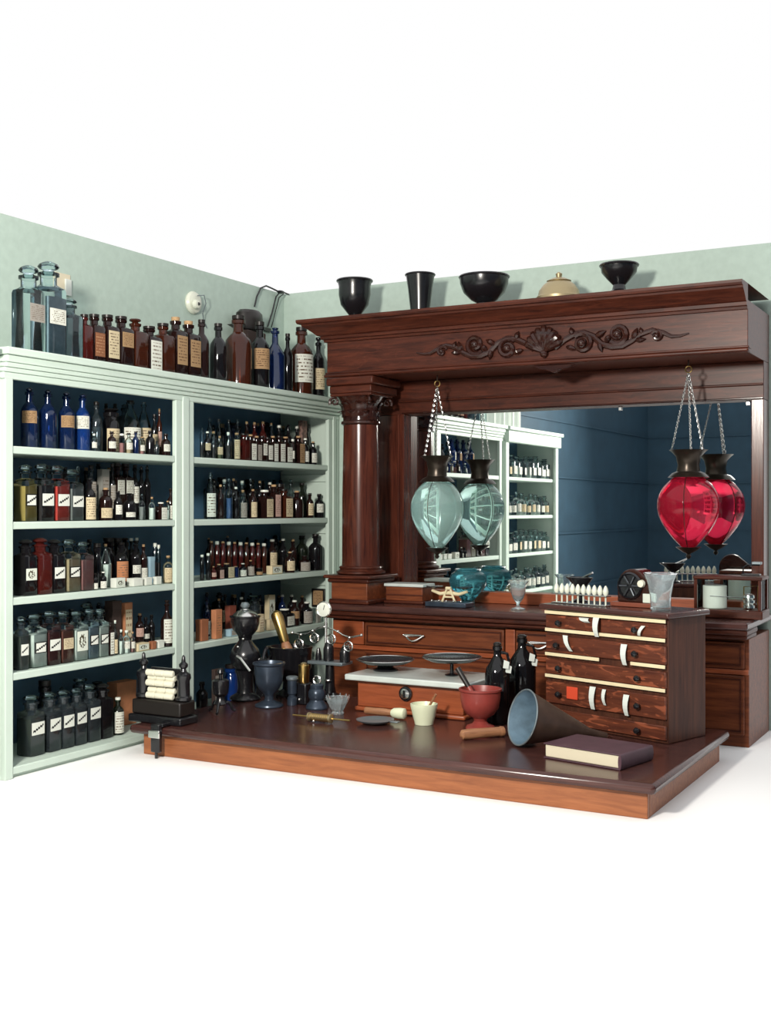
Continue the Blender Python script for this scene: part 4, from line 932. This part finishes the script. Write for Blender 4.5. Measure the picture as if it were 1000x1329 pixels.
# cut glass mortar and brass roller
t, k = at('cut_glass_bowl', 'cut glass bowl with flared spiky rim near the brass roller', 'bowl', 438, 927, 0.0)
B().lathe([(.022, 0), (.024, .004), (.02, .012), (.03, .03), (.04, .052), (.045, .066), (.042, .067), (.034, .045), (.02, .02)], 32, flute=.14, nfl=12).obj('bowl', 'crystal', t)
for i in range(10):
    a = i * PI / 5
    B().tube([(.041 * math.cos(a), .041 * math.sin(a), .062), (.045 * math.cos(a), .045 * math.sin(a), .075)], [.005, .002], 6).obj('rim_point', 'crystal', t)
x0, y0, k = T(415, 938)
t = thing('brass_roller', 'ridged brass roller lying on its rod at the table front', 'roller', (x0, y0, TZ), 0.0)
B().lathe([(.012, -.052), (.017, -.05), (.017, -.044), (.012, -.042), (.012, .042), (.017, .044), (.017, .05), (.012, .052)], 20, (0, 0, .0185), ax='x').obj('drum', 'dull_brass', t)
for i in range(9): B().ring((-.034 + i * .0085, 0, .0185), .0125, .0022, 'x', 16, 5).obj('rib', 'brass', t)
B().tube([(-.12, 0, .0185), (.13, 0, .0185)], .0035, 8).obj('rod', 'brass', t)
B().ball((-.02, -.012, .006), .0055, 8, 6).obj('foot_screw', 'silver', t)

# ------------------------------------------------------------------ marble-topped counter scale
MX0, MX1, MY0, MY1, MZ = -2.35, -1.868, 4.0, 4.265, TABLE_Z + .122
t = thing('marble_scale', 'orange wooden counter scale box with white marble top and two dark pans', 'scale', (-2.109, 4.13, TZ))
B().box(MX0 + .01, MX1 - .01, MY0 + .01, MY1 - .01, TZ + .018, MZ).obj('box', 'box_wood', t, world=True, bevel=.004)
B().box(MX0, MX1, MY0, MY1, TZ, TZ + .0175).obj('base_moulding', 'box_wood', t, world=True, bevel=.006)
B().box(MX0 - .03, MX1 + .03, MY0 - .025, MY1 + .015, MZ + .0005, MZ + .024).obj('marble_slab', 'marble', t, world=True, bevel=.005)
xd, sd = on_y(527, MY0 + .008)
dl = B().lathe([(.026, 0), (.0275, -.004), (.0275, -.012), (.02, -.014)], 28, (xd, MY0 + .01, zat(900, sd)), ax='y').obj('dial_ring', 'black_iron', t, world=True)
B().lathe([(.018, -.0005), (.02, -.004), (.012, -.006)], 24, (xd, MY0 - .004, zat(900, sd)), ax='y').obj('dial_face', 'silver', dl, world=True)
B().box(xd - .004, xd + .004, MY0 - .014, MY0 - .0102, zat(900, sd) - .014, zat(900, sd) + .014).obj('pointer', 'black_iron', dl, world=True)
for u_, st_ in ((500, 0), (586, 1)):
    xp, s_ = on_y(u_, 4.14); zb_ = MZ + .0245
    if st_:
        pn = B().lathe([(.026, zb_), (.028, zb_ + .004), (.008, zb_ + .009), (.007, zb_ + .045), (.02, zb_ + .05)], 22, (xp, 4.14, 0)).obj('pan_post', 'black_iron', t, world=True)
        zp = zb_ + .0505
    else:
        pn = B().lathe([(.05, zb_), (.052, zb_ + .006), (.035, zb_ + .012), (.03, zb_ + .022)], 22, (xp, 4.14, 0)).obj('pan_post', 'black_iron', t, world=True); zp = zb_ + .0225
    B().lathe([(.04, zp), (.085, zp + .006), (.112, zp + .018), (.118, zp + .022), (.114, zp + .023), (.1, zp + .016), (.04, zp + .008), (.006, zp + .007)], 44, (xp, 4.14, 0)).obj('pan', 'pan_metal', t, world=True)
    B().ring((xp, 4.14, zp + .023), .116, .002, 'z', 44, 6).obj('pan_rim', 'silver', t, world=True)
# things lying in front of it
x0, y0, k = T(500, 934)
t = thing('ceramic_pestle', 'white ceramic pestle with wooden handle lying before the scale', 'pestle', (x0 - .02, y0 + .03, TZ), .02)
B().lathe([(.011, -.085), (.014, -.08), (.0135, -.04), (.0145, -.01), (.012, .03)], 18, (0, 0, .022), ax='x').obj('handle', 'turned_wood', t)
B().lathe([(.013, .0305), (.019, .04), (.0215, .065), (.0205, .085), (.012, .09)], 20, (0, 0, .022), ax='x').obj('head', 'cream_ceramic', t)
x0, y0, k = T(490, 938)
t = thing('pewter_dish', 'flat grey pewter dish with stub handle at the table front', 'dish', (x0, y0 - .02, TZ), 0)
B().lathe([(.03, 0), (.05, .004), (.068, .012), (.071, .016), (.068, .0165), (.05, .009), (.01, .007)], 36).obj('dish', 'pewter', t)
B().box(.066, .1, -.012, .012, .011, .0155).obj('handle', 'pewter', t, bevel=.002)
x0, y0, k = T(550, 940)
t = thing('white_mortar', 'small cream ceramic mortar before the scale box', 'mortar', (x0, y0, TZ), 0)
B().lathe([(.034, 0), (.035, .003), (.036, .01), (.042, .03), (.047, .055), (.051, .07), (.051, .076), (.047, .077), (.044, .066), (.036, .03), (.01, .018)], 36).obj('bowl', 'cream_ceramic', t)
t = thing('stirring_stick', 'thin wooden stick leaning in the cream mortar', 'stick', (x0, y0, TZ + .02))
B().tube([(-.005, 0, .003), (.05, -.002, .095)], [.004, .005], 8).obj('shaft', 'turned_wood', t)
B().ball((-.005, 0, .004), .007, 10, 8).obj('tip', 'turned_wood', t)
x0, y0, k = T(623, 947)
t = thing('red_mortar', 'dull red footed mortar bowl with dark-handled pestle, right of cream mortar', 'mortar', (x0, y0, TZ), 0)
B().lathe([(.052, 0), (.054, .006), (.05, .014), (.03, .022), (.022, .032), (.026, .042), (.05, .056), (.066, .08), (.072, .11), (.073, .138), (.078, .142), (.078, .149), (.072, .15), (.067, .135), (.06, .085), (.02, .06)], 40).obj('bowl', 'red_clay', t)
t = thing('black_pestle', 'dark pestle handle leaning out of the red mortar', 'pestle', (x0, y0, TZ + .065))
B().tube([(-.005, .005, .012), (-.05, .006, .085)], [.014, .01], 12).obj('head', 'red_clay', t)
B().tube([(-.0502, .006, .0853), (-.095, .008, .15)], [.009, .011], 12).obj('handle', 'black_wood', t)
xa, ya, k = T(597, 961); xb, yb, _ = T(655, 956)
t = thing('wooden_pestle', 'plain wooden pestle lying by the tin funnel', 'pestle', (xa, ya, TZ), math.atan2(yb - ya, xb - xa))
B().lathe([(.006, 0), (.0165, .008), (.0185, .03), (.017, .1), (.0165, .15)], 18, (0, 0, .0188), ax='x').obj('shaft', 'turned_wood', t)
B().lathe([(.0165, .1505), (.0185, .158), (.017, .168), (.008, .172)], 18, (0, 0, .0188), ax='x').obj('end_knob', 'turned_wood', t)
for u_, v_, r_, h_, lb in ((645, 938, .046, .30, 'shorter brown flagon with white tag behind the red mortar'), (677, 930, .053, .315, 'taller brown flagon with white tag beside the drawer chest')):
    x0, y0, k = T(u_, v_)
    t = thing('flagon', lb, 'bottle', (x0, y0, TZ), .3)
    B().lathe([(r_ * .92, 0), (r_, .008), (r_, h_ * .6), (r_ * .9, h_ * .68), (r_ * .55, h_ * .77), (r_ * .32, h_ * .83), (r_ * .29, h_ * .9), (r_ * .38, h_ * .905), (r_ * .38, h_ * .95)], 26, flute=.03, nfl=10).obj('body', 'glass_dark', t)
    B().lathe([(r_ * .26, h_ * .951), (r_ * .33, h_ * .96), (r_ * .34, h_ * .985), (r_ * .2, h_)], 16).obj('stopper', 'black_wood', t)
    B().tube([(r_ * .3, 0, h_ * .88), (r_ * .8, -.0, h_ * .86), (r_ * .97, 0, h_ * .74), (r_ * .9, 0, h_ * .68)], .006, 8).obj('handle', 'glass_dark', t)
    tg = B()
    for a0, z0 in ((-.7, h_ * .70), (-.35, h_ * .64)):
        p = Vector(((r_ * .86 + .004) * math.cos(a0), (r_ * .86 + .004) * math.sin(a0), z0))
        tg.add([p + Vector(d) for d in ((-.008, -.012, 0), (.012, -.01, -.004), (.016, -.012, .022), (-.004, -.014, .03), (-.008, -.0095, 0), (.012, -.0075, -.004), (.016, -.0095, .022), (-.004, -.0115, .03))],
               [(0, 1, 2, 3), (7, 6, 5, 4), (0, 4, 5, 1), (1, 5, 6, 2), (2, 6, 7, 3), (3, 7, 4, 0)])
    tg.obj('paper_tag', 'white_paper', t, smooth=False)
# big tin funnel lying on its side
fx, fy = -1.50, 3.67; fa = math.radians(50)
t = thing('tin_funnel', 'large tin funnel on its side, blue-grey mouth facing the room', 'funnel', (fx, fy, TZ), fa)
Rf, Lf = .094, .265
tilt = math.atan2(Rf - .012, Lf)
def cone(prof):
    b = B().lathe(prof, 44, ax='x', cap=False)
    return b.xform(Matrix.Translation((0, 0, .0975)) @ Matrix.Rotation(tilt * .85, 4, 'Y'))
cone([(Rf, 0), (.014, Lf), (.011, Lf + .07)]).obj('cone', 'tin_brown', t)
cone([(Rf - .0015, .0004), (.0125, Lf - .002)]).obj('inner_lining', 'tin', t)
b = B().ring((0, 0, 0), Rf, .0028, 'x', 48, 6); b.xform(Matrix.Translation((0, 0, .0975)) @ Matrix.Rotation(tilt * .85, 4, 'Y')); b.obj('rim', 'pewter', t)
# book
t = thing('book', 'closed book with dark purple cover lying before the drawer chest', 'book', (-1.215, 3.60, TZ), -.22)
B().box(-.135, .135, -.095, .095, .004, .044).obj('pages', 'cream_paper', t, bevel=.004)
B().box(-.139, .139, -.1, .1, .0442, .048).obj('front_cover', 'book_cover', t, bevel=.0015)
B().box(-.139, .139, -.1, .1, 0, .0038).obj('back_cover', 'book_cover', t, bevel=.0015)
B().lathe([(.024, -.1), (.024, .1)], 16, ax='y').xform(Matrix.Translation((.1385, 0, .024)) @ Matrix.Diagonal((.25, 1, 1, 1))).obj('spine', 'book_cover', t)

# ------------------------------------------------------------------ chest of small drawers standing on the table
cl, cr = Vector((-1.585, 4.095)), Vector((-1.083, 3.927))
dv = (cr - cl); CW = dv.length; ca = math.atan2(dv.y, dv.x); CD = .24; CH = 1.197 - TZ
ch = thing('drawer_chest', 'dark oak chest of small drawers with cream strips and paper tags', 'chest', (cl.x, cl.y, TZ), ca)
B().box(0, CW, .012, CD, 0, CH - .02).obj('carcass', 'oak_side', ch, bevel=.003)
B().box(-.018, CW + .018, -.016, CD + .004, CH - .0198, CH).obj('top_board', 'mahogany_top', ch, bevel=.006)
def strip(x0, x1, z, par=None): B().box(x0, x1, -.0045, -.0003, z - .006, z + .006).obj('cream_strip', 'ivory', par or ch, bevel=.001)
def knob(x, z, par):
    B().lathe([(.005, .0), (.0045, -.008), (.009, -.012), (.0115, -.018), (.009, -.024), (.002, -.026)], 14, (x, -.0003, z), ax='y').obj('knob', 'black_iron', par)
def cdrawer(x0, x1, z0, z1, knobs, st):
    d = B().box(x0, x1, 0, .0118, z0, z1).obj('drawer', 'oak_figured', ch, bevel=.003)
    for x in knobs: knob(x, (z0 + z1) / 2 - .002, d)
    for a, b in st: strip(a, b, z0 - .0065)
    return d
strip(.002, CW - .002, CH - .03)
rows = [(CH - .088, CH - .04), (CH - .178, CH - .115), (CH - .258, CH - .202), (CH - .365, CH - .285), (.012, CH - .385)]
cdrawer(.004, .245, rows[0][0], rows[0][1], (.075,), ((.004, .235),))
cdrawer(.255, CW - .004, rows[0][0], rows[0][1], (.41,), ((.25, CW - .004),))
cdrawer(.004, CW - .004, rows[1][0], rows[1][1], (.065, .41), ((.004, .25), (.385, CW - .004)))
cdrawer(.004, CW - .004, rows[2][0], rows[2][1], (.075, .42), ((.004, CW - .004),))
cdrawer(.004, CW - .004, rows[3][0], rows[3][1], (.075, .42), ())
cdrawer(.004, CW - .004, rows[4][0], rows[4][1], (.075, .42), ())
def tagp(x, z, w_, h_, lean, mat='white_paper'):
    b = B(); n = 6
    for i in range(n + 1):
        f = i / n; y = -.006 - .012 * math.sin(PI * f * .9); xc = x + lean * f; wv = w_ * (1 - .35 * f)
        b.v += [(xc - wv, y, z - h_ * f), (xc + wv, y, z - h_ * f), (xc + wv, y + .001, z - h_ * f), (xc - wv, y + .001, z - h_ * f)]
    for i in range(n):
        for kk in range(4): b.f.append((4 * i + kk, 4 * i + (kk + 1) % 4, 4 * i + 4 + (kk + 1) % 4, 4 * i + 4 + kk))
    b.f += [(3, 2, 1, 0), (4 * n, 4 * n + 1, 4 * n + 2, 4 * n + 3)]
    b.obj('paper_tag', mat, ch, smooth=False)
tagp(.24, CH - .035, .013, .068, .006); tagp(.185, CH - .04, .022, .016, .02); tagp(.1, CH - .11, .011, .055, .03); tagp(.36, CH - .12, .013, .072, .006)
tagp(.44, CH - .05, .008, .035, -.015); tagp(.225, CH - .283, .013, .08, .004, 'white_paper'); tagp(.275, CH - .287, .008, .055, .006); tagp(.37, CH - .295, .012, .072, .004)
B().box(.105, .155, -.005, -.0005, CH - .34, CH - .295).obj('red_card', 'red_paper', ch, bevel=.002)
CT = TZ + CH + .0006
def on_chest(name, label, cat, fx_, fy_, rz=0):
    p = Matrix.Rotation(ca, 2) @ Vector((fx_, fy_)); return thing(name, label, cat, (cl.x + p.x, cl.y + p.y, CT), ca + rz)
t = on_chest('mould_rack', 'rack of white suppository cones in a row on the drawer chest', 'rack', .12, .06)
B().box(-.125, .125, -.016, .016, .034, .038).obj('top_rail', 'silver', t, bevel=.001)
B().box(-.125, .125, -.018, .018, 0, .004).obj('base_rail', 'silver', t, bevel=.001)
for i in range(10):
    x = -.1125 + i * .025
    B().lathe([(.003, .0042), (.0035, .03), (.003, .0338)], 10, (x, 0, 0)).obj('peg', 'ceramic_white', t)
    B().lathe([(.005, .0383), (.0095, .044), (.0105, .054), (.007, .066), (.002, .074)], 12, (x, 0, 0)).obj('cone', 'ceramic_white', t)
t = on_chest('boat_mortar', 'small black boat-shaped mortar behind the white cones', 'mortar', .035, .165)
bo = B().lathe([(.03, 0), (.032, .004), (.014, .012), (.012, .05), (.022, .06), (.036, .078), (.044, .092), (.04, .093), (.02, .075)], 26)
bo.v = [(x * (1.25 if z > .055 else 1) + (-.012 if (x < -.04 and z > .08) else 0), y * .8, z) for x, y, z in bo.v]
bo.obj('bowl', 'black_iron', t)
B().tube([(-.005, 0, .08), (.062, -.004, .112)], [.006, .004], 8).obj('spout_lip', 'silver', t)
t = on_chest('herb_drum', 'dark wooden drum device with round opening on a reddish board', 'device', .305, .15, 0.1)
B().box(-.08, .105, -.055, .06, 0, .016).obj('board', 'dark_board', t, bevel=.003)
poly = [(-.06 + .0, .0165)]
poly = [(-.058, .0165), (.055, .0165), (.1, .062), (.098, .072)] + [(.0 + .058 * math.cos(a), .078 + .058 * math.sin(a)) for a in [math.radians(d) for d in (60, 80, 100, 120, 140, 160, 180)]]
B().prism(poly, -.04, .045).obj('housing', 'carving', t, bevel=.004)
B().lathe([(.044, -.0005), (.05, -.006), (.044, -.012), (.04, -.004), (.01, -.002)], 30, (-.005, -.04, .075), ax='y').obj('opening_ring', 'black_iron', t)
for i in range(6):
    a = i * PI / 3; B().tube([(-.005 + .01 * math.cos(a), -.047, .075 + .01 * math.sin(a)), (-.005 + .04 * math.cos(a), -.05, .075 + .04 * math.sin(a))], .0035, 6).obj('blade', 'pan_metal', t)
B().lathe([(.006, 0), (.014, -.006), (.012, -.018), (.004, -.02)], 16, (.045, -.041, .085), ax='y').obj('knob', 'porcelain', t)
B().box(.05, .098, -.05, -.041, .018, .05).obj('printed_plate', 'label_emblem', t, bevel=.001)
t = on_chest('glass_beaker', 'tall flared clear glass measure standing on the drawer chest', 'glass', .465, .06)
B().lathe([(.03, 0), (.034, .003), (.034, .008), (.036, .05), (.045, .10), (.058, .128), (.056, .1285), (.043, .10), (.033, .05), (.03, .012), (.005, .01)], 32, flute=.05, nfl=14).obj('glass', 'crystal', t)
B().ring((0, 0, .128), .057, .0022, 'z', 32, 6).obj('rim', 'crystal', t)

# ------------------------------------------------------------------ things on the bar's counter
CZW = 1.55 - (1.55 - 1.103) * .957 + .0008
def onc(name, label, cat, u, Y, rz=0):
    x, s = on_y(u, Y); return thing(name, label, cat, (x, Y, CZW), rz)
t = onc('marble_box', 'low wooden box with white marble lid at the left of the counter', 'box', 531, 4.70)
B().box(-.1, .1, -.06, .06, 0, .012).obj('plinth', 'oak', t, bevel=.003)
B().box(-.093, .093, -.053, .053, .0122, .075).obj('body', 'oak_drawer', t, bevel=.003)
B().box(-.1, .1, -.06, .06, .0752, .089).obj('marble_lid', 'marble', t, bevel=.003)
B().box(-.095, .095, -.056, -.0532, .035, .041).obj('bead', 'oak', t, bevel=.001)
t = onc('counter_balance', 'small brass balance beam over a blue-black base on the counter', 'balance', 583, 4.60)
B().box(-.098, .098, -.045, .045, 0, .022).obj('base', 'blue_iron', t, bevel=.004)
af = B()
for sx in (-1, 1): af.tube([(sx * .03, -.01, .0225), (sx * .008, -.01, .078)], .005, 8)
af.tube([(-.012, -.01, .08), (.012, -.01, .08)], .007, 8).tube([(-.022, -.01, .042), (.022, -.01, .042)], .004, 8)
af.obj('support', 'ivory', t)
B().tube([(-.085, 0, .068), (-.045, 0, .055), (0, 0, .06), (.045, 0, .055), (.085, 0, .068)], [.006, .008, .009, .008, .006], 10).obj('beam', 'ivory', t)
for sx in (-1, 1): B().lathe([(.006, .076), (.014, .08), (.036, .084), (.038, .088), (.03, .087), (.006, .082)], 24, (sx * .072, 0, 0)).obj('pan', 'pan_metal', t)
for i in range(5): B().ball((-.07 + i * .035, -.032, .0265), .0048, 8, 6).obj('screw', 'silver', t)
t = onc('teal_jar', 'round teal glass fish-bowl jar standing against the mirror', 'jar', 607, 4.76)
B().lathe([(.03, 0), (.032, .004), (.03, .02), (.05, .045), (.078, .075), (.086, .105), (.075, .135), (.055, .148), (.058, .155), (.055, .156), (.05, .148)], 36).obj('bowl', 'teal_glass', t)
B().ring((0, 0, .155), .057, .003, 'z', 32, 6).obj('rim', 'teal_glass', t)
t = onc('glass_goblet', 'clear stemmed glass goblet with scalloped rim on the counter', 'goblet', 672, 4.62)
B().lathe([(.03, 0), (.032, .003), (.01, .009), (.006, .018), (.009, .028), (.022, .045), (.031, .07), (.033, .10), (.031, .10), (.028, .07), (.018, .048), (.004, .036)], 32, flute=.06, nfl=8).obj('bowl', 'crystal', t)
B().lathe([(.031, .1005), (.036, .108), (.045, .12), (.043, .1205), (.034, .109), (.029, .101)], 32, flute=.12, nfl=8).obj('crown_rim', 'crystal', t)
t = onc('barograph', 'barograph with white paper drum inside a wooden glazed case', 'instrument', 948, 4.68)
W_, D_, H_ = .122, .06, .15
B().box(-W_ - .012, W_ + .012, -D_ - .012, D_ + .012, 0, .034).obj('base', 'oak', t, bevel=.005)
for sx in (-1, 1):
    for sy in (-1, 1): B().box(sx * W_ - .006, sx * W_ + .006, sy * D_ - .006, sy * D_ + .006, .0343, H_).obj('corner_post', 'oak_up', t, bevel=.002)
B().box(-W_ - .01, W_ + .01, -D_ - .01, D_ + .01, H_ + .0003, H_ + .014).obj('lid', 'oak', t, bevel=.005)
for sy in (-1, 1): B().box(-W_ + .0065, W_ - .0065, sy * D_ - .001, sy * D_ + .001, .0345, H_ - .0003).obj('glass_pane', 'pane', t, smooth=False)
for sx in (-1, 1): B().box(sx * W_ - .001, sx * W_ + .001, -D_ + .0065, D_ - .0065, .0345, H_ - .0003).obj('glass_pane', 'pane', t, smooth=False)
B().lathe([(.044, .0345), (.046, .037), (.046, .122), (.044, .124)], 32, (-.062, 0, 0)).obj('paper_drum', 'white_enamel', t)
B().tube([(-.07, -.049, .085), (.06, -.03, .08)], .0014, 5).obj('pen_arm', 'silver', t)
B().lathe([(.012, .0345), (.022, .04), (.022, .05), (.014, .053), (.022, .06), (.022, .07), (.014, .073), (.022, .08), (.02, .09), (.004, .096)], 20, (.07, -.005, 0)).obj('capsule_stack', 'silver', t)
B().tube([(.045, .022, .0345), (.045, .022, .12), (.1, .022, .125), (.1, .022, .0345)], .003, 6).obj('frame', 'brass', t)
t = thing('desk_stand', 'small black stand standing on top of the barograph case', 'stand', (t.location.x + .075, 4.69, CZW + H_ + .0148))
B().box(-.035, .035, -.02, .02, 0, .008).obj('foot', 'black_iron', t, bevel=.002)
B().tube([(-.03, 0, .0082), (-.03, 0, .032), (-.015, 0, .042), (.035, 0, .042)], .003, 6).obj('bracket', 'black_iron', t)
B().box(.005, .04, -.015, .015, .0445, .055).obj('tray', 'pewter', t, bevel=.002)

# ------------------------------------------------------------------ on the wall and behind the top bottles
yb_, sb_ = on_x(249, XW); zc_ = zat(393, sb_)
t = thing('wall_fixture', 'round white ceramic electric fitting with wire on the wall above the bottles', 'fixture', (XW + .0005, yb_, zc_))
B().lathe([(.05, 0), (.052, .008), (.045, .02), (.03, .026)], 28, ax='x').obj('plate', 'ceramic_white', t)
B().lathe([(.018, .0262), (.022, .034), (.018, .05), (.01, .052)], 20, (0, -.018, -.012), ax='x').obj('socket', 'ceramic_white', t)
B().lathe([(.008, 0), (.006, .003)], 14, (.0525, -.018, -.012), ax='x').obj('socket_hole', 'black_iron', t)
B().tube([(.03, .0, .03), (.045, .03, .035), (.04, .05, .0), (.025, .045, -.04), (.008, .075, -.075), (.006, .1, -.1)], .0025, 6).obj('wire', 'pewter', t)
yb_, sb_ = on_x(320, -3.27)
t = thing('black_cap_box', 'rounded black hat-shaped object with brim lying behind the top bottles', 'hat', (-3.255, yb_, ZS['T'] + .0006))
B().box(-.045, .045, -.075, .075, 0, .30).obj('stand_box', 'carton_dark', t, bevel=.006)
cb = B().lathe([(.052, 0), (.06, .006), (.062, .05), (.058, .085), (.045, .1), (.02, .104)], 28)
cb.v = [(x * .9, y * 1.35, z + .3003) for x, y, z in cb.v]; cb.obj('crown', 'black_wood', t)
br = B().prism([(-.14, .32), (-.075, .328), (-.06, .312), (-.08, .306)], -.03, .03)
br.v = [(-b, a, z) for a, b, z in br.v]; br.obj('brim', 'black_wood', t, bevel=.002)
yb_, sb_ = on_x(350, XW + .02); zz0 = zat(425, sb_)
t = thing('wire_bracket', 'black iron wire bracket with hooked arms on the wall', 'bracket', (XW + .0006, yb_, zz0))
def wp(u, v, x): 
    y, s = on_x(u, XW + x); return (x, y - yb_, zat(v, s) - zz0)
B().tube([wp(330, 398, .012), wp(333, 385, .012), wp(338, 374, .014), wp(345, 371, .016), wp(352, 374, .02), wp(360, 378, .03)], .0045, 8).obj('arm', 'black_iron', t)
B().tube([wp(347, 424, .008), wp(353, 405, .012), wp(358, 385, .02), wp(364, 378, .03), wp(374, 382, .04)], .004, 8).obj('arm', 'black_iron', t)
B().tube([wp(352, 425, .008), wp(357, 405, .012), wp(362, 386, .02), wp(368, 381, .03)], .0025, 8).obj('arm', 'black_iron', t)
p_ = wp(364, 379, .03); B().ball(p_, .014, 12, 8, (1.2, 2.0, .6)).obj('joint', 'black_iron', t)
B().box(-.0, .008, -.03, .03, -.02, .0).obj('wall_plate', 'black_iron', t, bevel=.002)
yb_, sb_ = on_x(82, XW + .01); zc_ = zat(371, sb_)
t = thing('wall_notice', 'cream paper notice pinned on the wall above the clear jars', 'notice', (XW + .0006, yb_, zc_))
B().box(0, .004, -.045, .045, -.03, .05).obj('sheet', 'cream_paper', t, bevel=.001)
B().box(.0042, .012, .012, .044, -.034, .03).obj('small_card', 'white_paper', t, bevel=.001)
# framed card on the end panel of the shelving
xa_, s_ = on_y(417, 4.893); zc_ = zat(776, s_)
t = thing('small_frame', 'small dark framed picture hung on the shelving end panel', 'picture', (xa_ - .02, 4.9045, zc_))
B().box(-.038, .038, -.012, 0, -.045, .045).obj('frame', 'black_wood', t, bevel=.002)
B().patch([[(x, -.0128, z) for x in (-.028, 0, .028)] for z in (-.035, .035)], 1, 1).obj('print', 'label_tan', t, smooth=False)
